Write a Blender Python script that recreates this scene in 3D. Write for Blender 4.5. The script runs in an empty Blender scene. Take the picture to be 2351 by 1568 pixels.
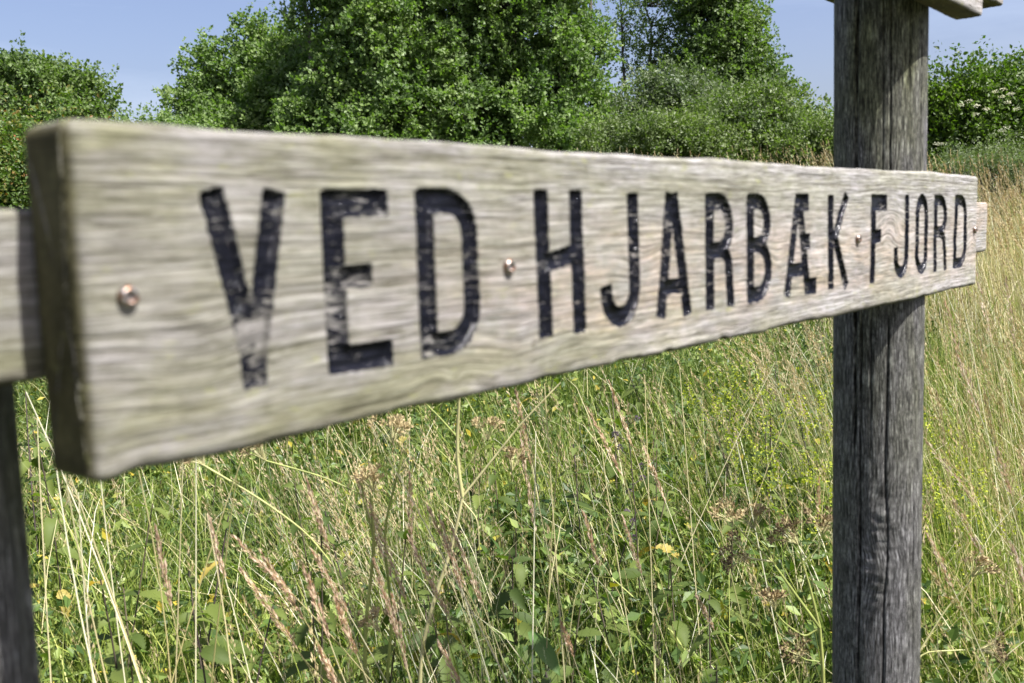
import bpy, math
import numpy as np
from mathutils import Matrix, Vector

# ------------------------------------------------------------------ camera, sky, sun, exposure
S = bpy.context.scene
COL = S.collection
CAM_H = 1.42
CAM_M = np.array([[0.9994353, 0.0336017, 0.0],
                  [-0.0037897, 0.1127201, -0.9936196],
                  [-0.0333874, 0.9930585, 0.1127838]])
cam_d = bpy.data.cameras.new('camera')
cam = bpy.data.objects.new('camera', cam_d)
COL.objects.link(cam)
cam.matrix_world = Matrix.Translation((0, 0, CAM_H)) @ Matrix(CAM_M.tolist()).to_4x4()
cam_d.sensor_width = 36.0
cam_d.lens = 35.1
cam_d.clip_start = 0.05
cam_d.clip_end = 3000
cam_d.dof.use_dof = True
cam_d.dof.focus_distance = 3.4
cam_d.dof.aperture_fstop = 9.0
S.camera = cam

U = np.array([0.64777, 0.76184, 0.0])        # along the boards, away from the viewer
N = np.array([0.76184, -0.64777, 0.0])       # out of their fronts
DELTA, ELEV = math.radians(9), math.radians(58)
s_h = math.cos(DELTA) * N + math.sin(DELTA) * U
SUN = np.array([s_h[0] * math.cos(ELEV), s_h[1] * math.cos(ELEV), math.sin(ELEV)])

world = bpy.data.worlds.new('World')
S.world = world
world.use_nodes = True
wn, wl = world.node_tree.nodes, world.node_tree.links
bg = wn['Background']
sky = wn.new('ShaderNodeTexSky')
sky.sky_type = 'NISHITA'
sky.sun_disc = False
sky.sun_elevation = ELEV
sky.sun_rotation = math.atan2(s_h[0], s_h[1])
sky.air_density = 1.0
sky.dust_density = 3.0
sky.ozone_density = 3.5
tint = wn.new('ShaderNodeMix'); tint.data_type = 'RGBA'; tint.blend_type = 'MULTIPLY'
tint.inputs[0].default_value = 1.0; tint.inputs[7].default_value = (1.14, 1.0, 1.04, 1)
wl.new(sky.outputs[0], tint.inputs[6])
tc = wn.new('ShaderNodeTexCoord'); mp = wn.new('ShaderNodeMapping'); mp.inputs['Scale'].default_value = (2.2, 2.2, 11); mp.inputs['Rotation'].default_value = (0.15, 0.1, 0.3)
nz_ = wn.new('ShaderNodeTexNoise'); nz_.inputs['Scale'].default_value = 1.4; nz_.inputs['Detail'].default_value = 6; nz_.inputs['Roughness'].default_value = 0.6
rm = wn.new('ShaderNodeMapRange'); rm.inputs[1].default_value = 0.42; rm.inputs[2].default_value = 0.75; rm.inputs[3].default_value = 0.0; rm.inputs[4].default_value = 0.28
veil = wn.new('ShaderNodeMix'); veil.data_type = 'RGBA'; veil.inputs[7].default_value = (5.2, 5.9, 7.3, 1)
wl.new(tc.outputs['Generated'], mp.inputs[0]); wl.new(mp.outputs[0], nz_.inputs['Vector']); wl.new(nz_.outputs['Fac'], rm.inputs[0])
wl.new(rm.outputs[0], veil.inputs[0]); wl.new(tint.outputs[2], veil.inputs[6])
wl.new(veil.outputs[2], bg.inputs['Color'])
bg.inputs['Strength'].default_value = 0.078

sun_d = bpy.data.lights.new('sun', 'SUN')
sun_d.energy = 5.0
sun_d.angle = math.radians(0.5)
sun_d.color = (1.0, 0.98, 0.95)
sun = bpy.data.objects.new('sun', sun_d)
COL.objects.link(sun)
sun.rotation_euler = Vector((-SUN).tolist()).to_track_quat('-Z', 'Y').to_euler()

S.view_settings.view_transform = 'Standard'
S.view_settings.look = 'None'
S.view_settings.exposure = 1.22
S.view_settings.gamma = 1.0

rng = np.random.default_rng(7)

# ------------------------------------------------------------------ helpers
def at(px, py, depth):
    """point of the place seen at (px, py) of a 2351 px wide view, at world distance Y = depth"""
    c = np.array([(px - 1175.5) / 2292.0, -(py - 784.0) / 2292.0, -1.0])
    d = CAM_M @ c
    return np.array([0, 0, CAM_H]) + d * (depth / d[1])

def ground_z(x, y):
    s = np.clip((np.asarray(y, float) - 2.6) / 12.5, 0, 1)
    return 1.50 * s * s * (3 - 2 * s) + 0.03 * np.sin(np.asarray(x) * 1.3 + 1) * np.clip(s * 4, 0, 1)

def hash2(ix, iy, seed):
    h = (ix.astype(np.int64) * 374761393 + iy.astype(np.int64) * 668265263 + seed * 1442695041) & 0xffffffff
    h = ((h ^ (h >> 13)) * 1274126177) & 0xffffffff
    return ((h ^ (h >> 16)) & 0xffffff) / float(0xffffff)

def vnoise(x, y, seed=0):
    x, y = np.broadcast_arrays(np.asarray(x, float), np.asarray(y, float))
    ix, iy = np.floor(x), np.floor(y)
    fx, fy = x - ix, y - iy
    fx, fy = fx * fx * (3 - 2 * fx), fy * fy * (3 - 2 * fy)
    a, b = hash2(ix, iy, seed), hash2(ix + 1, iy, seed)
    c, d = hash2(ix, iy + 1, seed), hash2(ix + 1, iy + 1, seed)
    return (a + (b - a) * fx) * (1 - fy) + (c + (d - c) * fx) * fy

def fbm(x, y, seed=0, octv=3):
    r, a = 0, 0.5
    for k in range(octv):
        r = r + a * vnoise(x * 2 ** k, y * 2 ** k, seed + k * 17)
        a *= 0.5
    return r / (1 - 0.5 ** octv)

def make_mesh(name, verts, faces, attrs=None, mat=None, smooth=False):
    """faces: (M,3) or (M,4) int array; attrs: name -> per-vertex float or (n,3) array"""
    me = bpy.data.meshes.new(name)
    verts = np.asarray(verts, np.float32).reshape(-1, 3)
    faces = np.asarray(faces, np.int32)
    k = faces.shape[1]
    me.vertices.add(len(verts)); me.vertices.foreach_set('co', verts.ravel())
    me.loops.add(faces.size); me.loops.foreach_set('vertex_index', faces.ravel())
    me.polygons.add(len(faces))
    me.polygons.foreach_set('loop_start', np.arange(0, faces.size, k, dtype=np.int32))
    me.polygons.foreach_set('loop_total', np.full(len(faces), k, np.int32))
    me.polygons.foreach_set('use_smooth', np.full(len(faces), bool(smooth)))
    me.update(calc_edges=True)
    for an, av in (attrs or {}).items():
        av = np.asarray(av, np.float32)
        if av.ndim == 1:
            me.attributes.new(an, 'FLOAT', 'POINT').data.foreach_set('value', av)
        else:
            me.attributes.new(an, 'FLOAT_VECTOR', 'POINT').data.foreach_set('vector', av.ravel())
    if mat: me.materials.append(mat)
    return me

def link(name, me, parent=None, loc=None, **props):
    o = bpy.data.objects.new(name, me)
    COL.objects.link(o)
    if parent is not None: o.parent = parent
    if loc is not None: o.location = [float(c) for c in loc]
    for k, v in props.items(): o[k] = v
    return o

def empty(name, loc, label, category, group=None):
    o = bpy.data.objects.new(name, None)
    o.empty_display_size = 0.05
    COL.objects.link(o)
    o.location = [float(c) for c in loc]
    o['label'] = label; o['category'] = category
    if group: o['group'] = group
    return o

class Bag:
    """collects triangles of one mesh"""
    def __init__(s): s.v, s.f, s.r, s.n = [], [], [], 0
    def add(s, v, f, r):
        v = np.asarray(v, float).reshape(-1, 3); f = np.asarray(f, int)
        s.v.append(v); s.f.append(f + s.n)
        s.r.append(np.broadcast_to(np.asarray(r, float), (len(v),))); s.n += len(v)
    def mesh(s, name, mat, smooth=False):
        return make_mesh(name, np.concatenate(s.v), np.concatenate(s.f), {'rnd': np.concatenate(s.r)}, mat, smooth)

def norm(a): return a / (np.linalg.norm(a, axis=-1, keepdims=True) + 1e-9)

def tube(bag, pts, radii, rnd, sides=5):
    pts = np.asarray(pts, float); radii = np.broadcast_to(np.asarray(radii, float), (len(pts),))
    tan = norm(np.gradient(pts, axis=0))
    ref = np.array([0.31, 0.17, 0.93]) if abs(tan[0][2]) < 0.8 else np.array([1.0, 0.2, 0.1])
    a = norm(np.cross(tan, ref)); b = np.cross(tan, a)
    th = np.linspace(0, 2 * math.pi, sides, endpoint=False)
    ring = pts[:, None] + radii[:, None, None] * (np.cos(th)[None, :, None] * a[:, None] + np.sin(th)[None, :, None] * b[:, None])
    m = len(pts); idx = np.arange(m * sides).reshape(m, sides); nx = np.roll(idx, -1, 1)
    q = np.stack([idx[:-1], nx[:-1], nx[1:], idx[1:]], -1).reshape(-1, 4)
    bag.add(ring.reshape(-1, 3), np.concatenate([q[:, [0, 1, 2]], q[:, [0, 2, 3]]]), rnd)

def curve(p0, p1, sag, n=7):
    t = np.linspace(0, 1, n)[:, None]
    p0, p1, sag = np.asarray(p0, float), np.asarray(p1, float), np.asarray(sag, float)
    return p0 + (p1 - p0) * t + sag * (4 * t * (1 - t))

# ------------------------------------------------------------------ materials
def mat_new(name):
    m = bpy.data.materials.new(name); m.use_nodes = True
    nt = m.node_tree; nt.nodes.clear()
    out = nt.nodes.new('ShaderNodeOutputMaterial')
    return m, nt, out

class NT:
    def __init__(s, nt): s.nt = nt
    def n(s, t, **kw):
        x = s.nt.nodes.new(t)
        for k, v in kw.items():
            if k.startswith('_'): setattr(x, k[1:], v)
            else: x.inputs[k.replace('__', ' ')].default_value = v
        return x
    def l(s, a, b): s.nt.links.new(a, b)
    def ramp(s, fac, stops, interp='LINEAR'):
        r = s.nt.nodes.new('ShaderNodeValToRGB'); r.color_ramp.interpolation = interp
        el = r.color_ramp.elements
        while len(el) < len(stops): el.new(0.5)
        for e, (p, c) in zip(el, stops):
            e.position = p; e.color = (*c, 1) if len(c) == 3 else c
        s.l(fac, r.inputs[0]); return r.outputs[0]
    def math(s, op, a, b=0.0, c=None):
        m = s.nt.nodes.new('ShaderNodeMath'); m.operation = op
        for i, v in enumerate((a, b, c)):
            if v is None: continue
            if isinstance(v, (int, float)): m.inputs[i].default_value = v
            else: s.l(v, m.inputs[i])
        return m.outputs[0]
    def mix(s, fac, a, b, blend='MIX'):
        m = s.nt.nodes.new('ShaderNodeMix'); m.data_type = 'RGBA'; m.blend_type = blend
        for i, v in ((0, fac), (6, a), (7, b)):
            if isinstance(v, (int, float)): m.inputs[i].default_value = v
            elif isinstance(v, tuple): m.inputs[i].default_value = (*v, 1)
            else: s.l(v, m.inputs[i])
        return m.outputs[2]
    def noise(s, vec, scale, detail=3, rough=0.5, dist=0.0):
        x = s.nt.nodes.new('ShaderNodeTexNoise')
        x.inputs['Scale'].default_value = scale; x.inputs['Detail'].default_value = detail
        x.inputs['Roughness'].default_value = rough; x.inputs['Distortion'].default_value = dist
        if vec is not None: s.l(vec, x.inputs['Vector'])
        return x.outputs['Fac']
    def mapping(s, vec, scale, loc=(0, 0, 0)):
        x = s.nt.nodes.new('ShaderNodeMapping'); x.inputs['Scale'].default_value = scale; x.inputs['Location'].default_value = loc
        s.l(vec, x.inputs['Vector']); return x.outputs[0]
    def attr(s, name):
        x = s.nt.nodes.new('ShaderNodeAttribute'); x.attribute_name = name; return x

def leaf_material(name, stops, trans=0.35, rough=0.5, spec=0.4, tint=(0.75, 1.0, 0.25)):
    m, nt, out = mat_new(name); g = NT(nt)
    a = g.attr('rnd')
    col = g.ramp(a.outputs['Fac'], stops)
    geo = nt.nodes.new('ShaderNodeNewGeometry')
    nz = g.noise(geo.outputs['Position'], 1.3, 2)
    col = g.mix(1.0, col, g.ramp(nz, [(0.3, (0.72, 0.78, 0.8)), (0.7, (1.2, 1.16, 1.0))]), 'MULTIPLY')
    p = g.n('ShaderNodeBsdfPrincipled', Roughness=rough)
    p.inputs['Specular IOR Level'].default_value = spec
    g.l(col, p.inputs['Base Color'])
    t = nt.nodes.new('ShaderNodeBsdfTranslucent')
    g.l(g.mix(1.0, col, (tint[0] * 1.6, tint[1] * 1.6, tint[2] * 1.6), 'MULTIPLY'), t.inputs['Color'])
    mx = nt.nodes.new('ShaderNodeMixShader'); mx.inputs[0].default_value = trans
    g.l(p.outputs[0], mx.inputs[1]); g.l(t.outputs[0], mx.inputs[2]); g.l(mx.outputs[0], out.inputs[0])
    return m

def stem_material(name, stops, rough=0.6, spec=0.3):
    m, nt, out = mat_new(name); g = NT(nt)
    geo = nt.nodes.new('ShaderNodeNewGeometry')
    v = g.mapping(geo.outputs['Position'], (60, 60, 6))
    nz = g.noise(v, 1.0, 3)
    col = g.ramp(g.attr('rnd').outputs['Fac'], stops)
    col = g.mix(1.0, col, g.ramp(nz, [(0.3, (0.65, 0.65, 0.65)), (0.7, (1.15, 1.15, 1.15))]), 'MULTIPLY')
    p = g.n('ShaderNodeBsdfPrincipled', Roughness=rough)
    p.inputs['Specular IOR Level'].default_value = spec
    g.l(col, p.inputs['Base Color']); g.l(p.outputs[0], out.inputs[0])
    return m

def board_material():
    """weathered larch; 'grain' = (along mm, warped across mm, 0), 'sdf' = mm to the lettering (negative inside)"""
    m, nt, out = mat_new('weathered_board_wood'); g = NT(nt)
    ga = g.attr('grain').outputs['Vector']
    sd = g.attr('sdf').outputs['Fac']
    obj = nt.nodes.new('ShaderNodeTexCoord').outputs['Object']
    fine = g.noise(g.mapping(ga, (0.030, 0.66, 1)), 1.0, 6, 0.66)
    band = g.noise(g.mapping(ga, (0.006, 0.16, 1), (7, 3, 0)), 1.0, 4, 0.6)
    ring = g.noise(g.mapping(ga, (0.0030, 0.42, 1), (1, 13, 0)), 1.0, 2, 0.5)
    blot = g.noise(g.mapping(obj, (9, 30, 30)), 1.0, 4, 0.6)
    blot2 = g.noise(g.mapping(obj, (14, 40, 40), (3, 9, 4)), 1.0, 5, 0.65)
    col = g.ramp(fine, [(0.26, (0.080, 0.074, 0.066)), (0.40, (0.195, 0.187, 0.174)), (0.50, (0.280, 0.272, 0.262)), (0.68, (0.43, 0.424, 0.432))])
    col = g.mix(0.55, col, g.ramp(band, [(0.30, (0.66, 0.65, 0.62)), (0.5, (0.96, 0.955, 0.94)), (0.70, (1.18, 1.17, 1.20))]), 'MULTIPLY')
    col = g.mix(0.9, col, g.ramp(ring, [(0.33, (0.68, 0.66, 0.62)), (0.44, (0.94, 0.93, 0.92)), (0.62, (1.10, 1.10, 1.11))]), 'MULTIPLY')
    for sc, off_, wd_, st_ in ((0.30, 3, 0.020, 0.75), (0.62, 17, 0.030, 0.5), (0.13, 29, 0.009, 0.8)):
        ln = g.noise(g.mapping(ga, (0.0045 + 0.004 * sc, sc, 1), (off_, off_, 0)), 1.0, 2, 0.4)
        lm = g.ramp(g.math('ABSOLUTE', g.math('SUBTRACT', ln, 0.5)), [(0.0, (1, 1, 1)), (wd_, (0, 0, 0))])
        lm = g.math('MULTIPLY', lm, g.ramp(g.noise(g.mapping(ga, (0.02, 0.06, 1), (off_ * 2, 1, 0)), 1.0, 3), [(0.40, (0, 0, 0)), (0.56, (1, 1, 1))]))
        col = g.mix(g.math('MULTIPLY', lm, st_), col, g.mix(1.0, col, (0.36, 0.34, 0.30), 'MULTIPLY'))
    # pinkish bare wood, mostly mid height of the far two thirds
    sep = nt.nodes.new('ShaderNodeSeparateXYZ'); g.l(obj, sep.inputs[0])
    along = g.ramp(g.math('MULTIPLY', sep.outputs[0], 0.75), [(0.1, (0, 0, 0)), (0.3, (1, 1, 1))])
    low = g.ramp(g.math('MULTIPLY', sep.outputs[2], 6.67), [(0.1, (0.25, 0.25, 0.25)), (0.22, (1, 1, 1)), (0.5, (0.9, 0.9, 0.9)), (0.78, (0, 0, 0))])
    pk = g.math('MULTIPLY', g.math('MULTIPLY', along, low), g.ramp(blot2, [(0.38, (0, 0, 0)), (0.60, (1, 1, 1))]))
    col = g.mix(g.math('MULTIPLY', pk, 0.8), col, g.mix(1.0, col, (1.22, 1.07, 0.98), 'MULTIPLY'))
    ora = g.math('MULTIPLY', pk, g.ramp(fine, [(0.50, (0, 0, 0)), (0.66, (1, 1, 1))]))
    col = g.mix(g.math('MULTIPLY', ora, 0.5), col, (0.44, 0.31, 0.21))
    # greenish algae, stronger at the near end and towards the edges
    near = g.ramp(g.math('MULTIPLY', sep.outputs[0], 0.75), [(0.0, (1, 1, 1)), (0.30, (0.72, 0.72, 0.72)), (1.0, (0.40, 0.40, 0.40))])
    dirt = g.ramp(g.math('MULTIPLY', sep.outputs[0], 0.75), [(0.0, (0.80, 0.79, 0.76)), (0.16, (0.88, 0.875, 0.86)), (0.34, (1.0, 1.0, 1.0)), (1.0, (1.12, 1.12, 1.14))])
    col = g.mix(1.0, col, dirt, 'MULTIPLY')
    edge = g.ramp(g.math('ABSOLUTE', g.math('SUBTRACT', g.math('MULTIPLY', sep.outputs[2], 13.33), 1.0)), [(0.35, (0.5, 0.5, 0.5)), (0.8, (1, 1, 1))])
    al = g.math('MULTIPLY', g.math('MULTIPLY', near, edge), g.ramp(blot, [(0.39, (0, 0, 0)), (0.57, (1, 1, 1))]))
    col = g.mix(g.math('MULTIPLY', al, 0.95), col, g.mix(1.0, col, (0.78, 0.80, 0.54), 'MULTIPLY'))
    # mossy end grain and undersides, their shade darkened into the colour by face direction
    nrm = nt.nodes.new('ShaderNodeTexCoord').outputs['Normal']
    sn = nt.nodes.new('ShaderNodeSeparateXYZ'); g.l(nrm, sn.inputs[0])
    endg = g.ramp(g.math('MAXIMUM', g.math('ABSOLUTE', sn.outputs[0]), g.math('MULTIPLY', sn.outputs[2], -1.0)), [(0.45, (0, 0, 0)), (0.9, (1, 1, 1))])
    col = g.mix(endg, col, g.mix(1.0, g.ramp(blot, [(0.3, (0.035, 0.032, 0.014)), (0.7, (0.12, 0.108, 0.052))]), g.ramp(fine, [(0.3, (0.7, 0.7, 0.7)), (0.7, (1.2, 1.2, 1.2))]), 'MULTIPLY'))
    mott = g.noise(g.mapping(obj, (70, 150, 150), (4, 4, 1)), 1.0, 5, 0.7)
    col = g.mix(0.8, col, g.ramp(mott, [(0.34, (0.72, 0.72, 0.62)), (0.47, (0.97, 0.97, 0.93)), (0.66, (1.14, 1.12, 1.13))]), 'MULTIPLY')
    lich = g.ramp(g.noise(g.mapping(obj, (42, 95, 95), (9, 2, 6)), 1.0, 4, 0.65), [(0.60, (0, 0, 0)), (0.68, (1, 1, 1))])
    col = g.mix(g.math('MULTIPLY', lich, g.math('MULTIPLY', edge, 0.55)), col, (0.25, 0.255, 0.10))
    # drying cracks along the grain
    ck = g.noise(g.mapping(ga, (0.0035, 0.28, 1), (11, 5, 0)), 1.0, 2, 0.5)
    ckm = g.ramp(g.math('ABSOLUTE', g.math('SUBTRACT', ck, 0.5)), [(0.0, (1, 1, 1)), (0.010, (0, 0, 0))])
    ckm = g.math('MULTIPLY', ckm, g.ramp(g.noise(g.mapping(ga, (0.01, 0.02, 1), (2, 8, 0)), 1.0, 2), [(0.47, (0, 0, 0)), (0.53, (1, 1, 1))]))
    col = g.mix(g.math('MULTIPLY', ckm, 0.85), col, (0.07, 0.06, 0.05))
    # black paint in the carved letters, worn off the ridges
    e1 = g.noise(g.mapping(obj, (260, 260, 420)), 1.0, 3)
    sdn = g.math('ADD', g.math('SUBTRACT', sd, 0.45), g.math('MULTIPLY', g.math('SUBTRACT', e1, 0.5), 3.4))
    inside = g.ramp(g.math('ADD', g.math('MULTIPLY', sdn, -0.5), 0.5), [(0.42, (0, 0, 0)), (0.58, (1, 1, 1))])
    w1 = g.noise(g.mapping(ga, (0.09, 0.34, 1), (5, 1, 0)), 1.0, 5, 0.72)
    wl_ = g.noise(g.mapping(obj, (26, 26, 34), (1, 4, 9)), 1.0, 3)
    wv = g.math('ADD', w1, g.math('MULTIPLY', g.math('SUBTRACT', wl_, 0.5), 0.60))
    wv = g.math('ADD', wv, g.math('MULTIPLY', g.attr('wear').outputs['Fac'], 0.22))
    worn = g.ramp(wv, [(0.60, (0, 0, 0)), (0.645, (1, 1, 1))])
    paint = g.math('MULTIPLY', inside, g.math('SUBTRACT', 1.0, g.math('MULTIPLY', worn, 0.92)))
    halo = g.ramp(g.math('ADD', g.math('MULTIPLY', sd, -0.5), 0.5), [(0.0, (0, 0, 0)), (0.5, (0.16, 0.16, 0.16))])
    col = g.mix(halo, col, (0.12, 0.115, 0.11))
    wornw = g.math('MULTIPLY', inside, worn)
    col = g.mix(g.math('MULTIPLY', wornw, 0.35), col, (0.16, 0.15, 0.15))
    col = g.mix(paint, col, (0.005, 0.0055, 0.009))
    p = g.n('ShaderNodeBsdfPrincipled', Roughness=0.85)
    g.l(col, p.inputs['Base Color'])
    g.l(g.ramp(paint, [(0.0, (0.85, 0.85, 0.85)), (1.0, (0.13, 0.13, 0.13))]), p.inputs['Roughness'])
    g.l(g.ramp(paint, [(0.0, (0.2, 0.2, 0.2)), (1.0, (0.22, 0.22, 0.22))]), p.inputs['Specular IOR Level'])
    b1 = nt.nodes.new('ShaderNodeBump'); b1.inputs['Strength'].default_value = 0.55; b1.inputs['Distance'].default_value = 0.0012
    hh = g.math('ADD', g.math('ADD', fine, g.math('MULTIPLY', ring, 0.8)), g.math('MULTIPLY', g.math('MULTIPLY', paint, g.noise(g.mapping(obj, (330, 330, 500)), 1.0, 3)), 0.3))
    hh = g.math('SUBTRACT', hh, g.math('MULTIPLY', ckm, 0.8))
    hh = g.math('ADD', hh, g.math('MULTIPLY', g.math('MULTIPLY', paint, g.noise(g.mapping(obj, (120, 120, 190), (2, 2, 2)), 1.0, 2)), 2.2))
    g.l(hh, b1.inputs['Height']); g.l(b1.outputs[0], p.inputs['Normal']); g.l(p.outputs[0], out.inputs[0])
    return m

def post_material():
    m, nt, out = mat_new('weathered_post_wood'); g = NT(nt)
    ga = g.attr('grain').outputs['Vector']
    cr = g.attr('crack').outputs['Fac']
    obj = nt.nodes.new('ShaderNodeTexCoord').outputs['Object']
    fine = g.noise(g.mapping(ga, (0.9, 0.035, 1)), 1.0, 5, 0.65)
    spk = g.noise(g.mapping(ga, (0.55, 0.16, 1), (3, 3, 0)), 1.0, 4, 0.7)
    band = g.noise(g.mapping(ga, (0.10, 0.006, 1), (9, 1, 0)), 1.0, 3, 0.55)
    col = g.ramp(fine, [(0.35, (0.009, 0.009, 0.008)), (0.46, (0.046, 0.044, 0.042)), (0.56, (0.165, 0.160, 0.157)), (0.69, (0.42, 0.415, 0.41))])
    col = g.mix(0.9, col, g.ramp(spk, [(0.36, (0.38, 0.38, 0.38)), (0.52, (1, 1, 1)), (0.66, (1.6, 1.6, 1.58))]), 'MULTIPLY')
    col = g.mix(0.8, col, g.ramp(band, [(0.32, (0.72, 0.72, 0.72)), (0.65, (1.15, 1.15, 1.17))]), 'MULTIPLY')
    sep = nt.nodes.new('ShaderNodeSeparateXYZ'); g.l(obj, sep.inputs[0])
    hi = g.ramp(g.math('MULTIPLY', sep.outputs[2], 0.4), [(0.40, (0, 0, 0)), (0.62, (1, 1, 1))])
    alg = g.math('MULTIPLY', g.ramp(g.noise(g.mapping(obj, (14, 14, 3)), 1.0, 4, 0.6), [(0.42, (0, 0, 0)), (0.62, (1, 1, 1))]), g.math('ADD', g.math('MULTIPLY', hi, 0.6), 0.3))
    col = g.mix(alg, col, g.mix(1.0, col, (0.88, 0.93, 0.52), 'MULTIPLY'))
    pale = g.ramp(g.noise(g.mapping(obj, (60, 60, 22)), 1.0, 3, 0.6), [(0.69, (0, 0, 0)), (0.75, (1, 1, 1))])
    col = g.mix(g.math('MULTIPLY', pale, 0.45), col, (0.36, 0.37, 0.38))
    col = g.mix(g.math('MULTIPLY', cr, 0.85), col, (0.015, 0.013, 0.012))
    p = g.n('ShaderNodeBsdfPrincipled', Roughness=0.7); p.inputs['Specular IOR Level'].default_value = 0.16
    g.l(col, p.inputs['Base Color'])
    b1 = nt.nodes.new('ShaderNodeBump'); b1.inputs['Strength'].default_value = 0.6; b1.inputs['Distance'].default_value = 0.002
    g.l(g.math('ADD', fine, g.math('MULTIPLY', spk, 0.5)), b1.inputs['Height']); g.l(b1.outputs[0], p.inputs['Normal'])
    g.l(p.outputs[0], out.inputs[0])
    return m

def screw_material():
    m, nt, out = mat_new('rusting_steel'); g = NT(nt)
    obj = nt.nodes.new('ShaderNodeTexCoord').outputs['Object']
    nz = g.noise(obj, 300, 3)
    p = g.n('ShaderNodeBsdfPrincipled', Roughness=0.40, Metallic=0.8)
    g.l(g.ramp(nz, [(0.42, (0.20, 0.11, 0.065)), (0.53, (0.38, 0.355, 0.33))]), p.inputs['Base Color'])
    g.l(p.outputs[0], out.inputs[0]); return m

def ground_material():
    m, nt, out = mat_new('meadow_soil'); g = NT(nt)
    geo = nt.nodes.new('ShaderNodeNewGeometry').outputs['Position']
    a = g.noise(geo, 8, 5, 0.65); b = g.noise(geo, 0.4, 3)
    col = g.ramp(a, [(0.3, (0.018, 0.022, 0.008)), (0.5, (0.040, 0.050, 0.016)), (0.7, (0.09, 0.08, 0.04))])
    col = g.mix(1.0, col, g.ramp(b, [(0.3, (0.8, 0.9, 0.8)), (0.7, (1.2, 1.1, 1.0))]), 'MULTIPLY')
    p = g.n('ShaderNodeBsdfPrincipled', Roughness=0.95); g.l(col, p.inputs['Base Color'])
    bu = nt.nodes.new('ShaderNodeBump'); bu.inputs['Distance'].default_value = 0.05
    g.l(a, bu.inputs['Height']); g.l(bu.outputs[0], p.inputs['Normal']); g.l(p.outputs[0], out.inputs[0])
    return m

M_board, M_post, M_screw = board_material(), post_material(), screw_material()
M_alder = leaf_material('alder_leaves', [(0, (0.075, 0.120, 0.034)), (0.5, (0.140, 0.205, 0.066)), (1, (0.24, 0.305, 0.130))], 0.36, 0.5, 0.3)
M_alder2 = leaf_material('dark_alder_leaves', [(0, (0.064, 0.098, 0.030)), (0.5, (0.115, 0.168, 0.054)), (1, (0.19, 0.245, 0.10))], 0.34, 0.5, 0.3)
M_willow = leaf_material('willow_leaves', [(0, (0.070, 0.095, 0.045)), (0.5, (0.120, 0.155, 0.072)), (1, (0.19, 0.225, 0.12))], 0.30, 0.5, 0.4)
M_bush = leaf_material('light_bush_leaves', [(0, (0.070, 0.100, 0.034)), (0.5, (0.120, 0.160, 0.056)), (1, (0.18, 0.225, 0.090))], 0.35, 0.5, 0.4)
M_thorn = leaf_material('hawthorn_leaves', [(0, (0.035, 0.062, 0.010)), (0.5, (0.072, 0.120, 0.016)), (1, (0.125, 0.18, 0.028))], 0.35, 0.5, 0.4)
M_rose = leaf_material('rose_leaves', [(0, (0.04, 0.08, 0.015)), (0.6, (0.10, 0.16, 0.03)), (0.8, (0.20, 0.17, 0.04)), (0.92, (0.26, 0.09, 0.035)), (1, (0.30, 0.12, 0.05))], 0.35)
M_white = leaf_material('white_blossom', [(0, (0.42, 0.43, 0.32)), (1, (0.62, 0.62, 0.52))], 0.2, 0.8, 0.1, (0.9, 0.9, 0.8))
M_bark = stem_material('bark', [(0, (0.05, 0.042, 0.035)), (1, (0.16, 0.14, 0.12))], 0.9, 0.1)
M_grass = leaf_material('green_grass', [(0, (0.032, 0.068, 0.010)), (0.35, (0.125, 0.178, 0.030)), (0.6, (0.225, 0.270, 0.060)), (0.8, (0.36, 0.37, 0.12)), (1, (0.60, 0.54, 0.32))], 0.20, 0.5, 0.25)
M_straw = leaf_material('dry_grass_straw', [(0, (0.28, 0.27, 0.10)), (0.4, (0.46, 0.41, 0.21)), (0.75, (0.62, 0.56, 0.38)), (1, (0.80, 0.77, 0.64))], 0.25, 0.5, 0.4, (0.9, 0.9, 0.6))
M_seed = leaf_material('pinkish_seed_head', [(0, (0.34, 0.24, 0.17)), (0.5, (0.56, 0.43, 0.35)), (1, (0.74, 0.62, 0.52))], 0.25, 0.7, 0.2, (0.9, 0.7, 0.5))
M_tan = leaf_material('tan_seed_head', [(0, (0.26, 0.20, 0.11)), (0.5, (0.40, 0.32, 0.19)), (1, (0.55, 0.46, 0.31))], 0.25, 0.7, 0.2, (0.9, 0.8, 0.5))
M_herb = leaf_material('herb_leaves', [(0, (0.022, 0.048, 0.010)), (0.5, (0.070, 0.118, 0.024)), (0.85, (0.21, 0.260, 0.070)), (0.94, (0.30, 0.26, 0.03)), (1, (0.42, 0.30, 0.04))], 0.18, 0.5, 0.3)
M_nettle = leaf_material('nettle_leaf', [(0, (0.055, 0.085, 0.018)), (1, (0.13, 0.165, 0.040))], 0.35, 0.62, 0.25)
M_yellow = leaf_material('yellowed_leaf', [(0, (0.30, 0.26, 0.06)), (1, (0.46, 0.36, 0.10))], 0.4, 0.5, 0.3, (1.0, 0.85, 0.3))
M_pale = leaf_material('broad_leaf', [(0, (0.07, 0.14, 0.03)), (1, (0.11, 0.18, 0.05))], 0.3, 0.6, 0.3)
M_bedst = leaf_material('bedstraw_bloom', [(0, (0.20, 0.26, 0.03)), (1, (0.42, 0.46, 0.06))], 0.4, 0.6, 0.2, (1, 1, 0.3))
M_nstem = stem_material('nettle_stem', [(0, (0.07, 0.05, 0.055)), (1, (0.12, 0.10, 0.06))])
M_hog = stem_material('hogweed_stem', [(0, (0.22, 0.27, 0.06)), (0.6, (0.36, 0.38, 0.12)), (1, (0.52, 0.48, 0.24))], 0.5, 0.4)
M_umbel = stem_material('dry_umbel', [(0, (0.06, 0.038, 0.022)), (0.5, (0.16, 0.10, 0.05)), (1, (0.52, 0.42, 0.22))], 0.8)
M_ground = ground_material()

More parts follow.
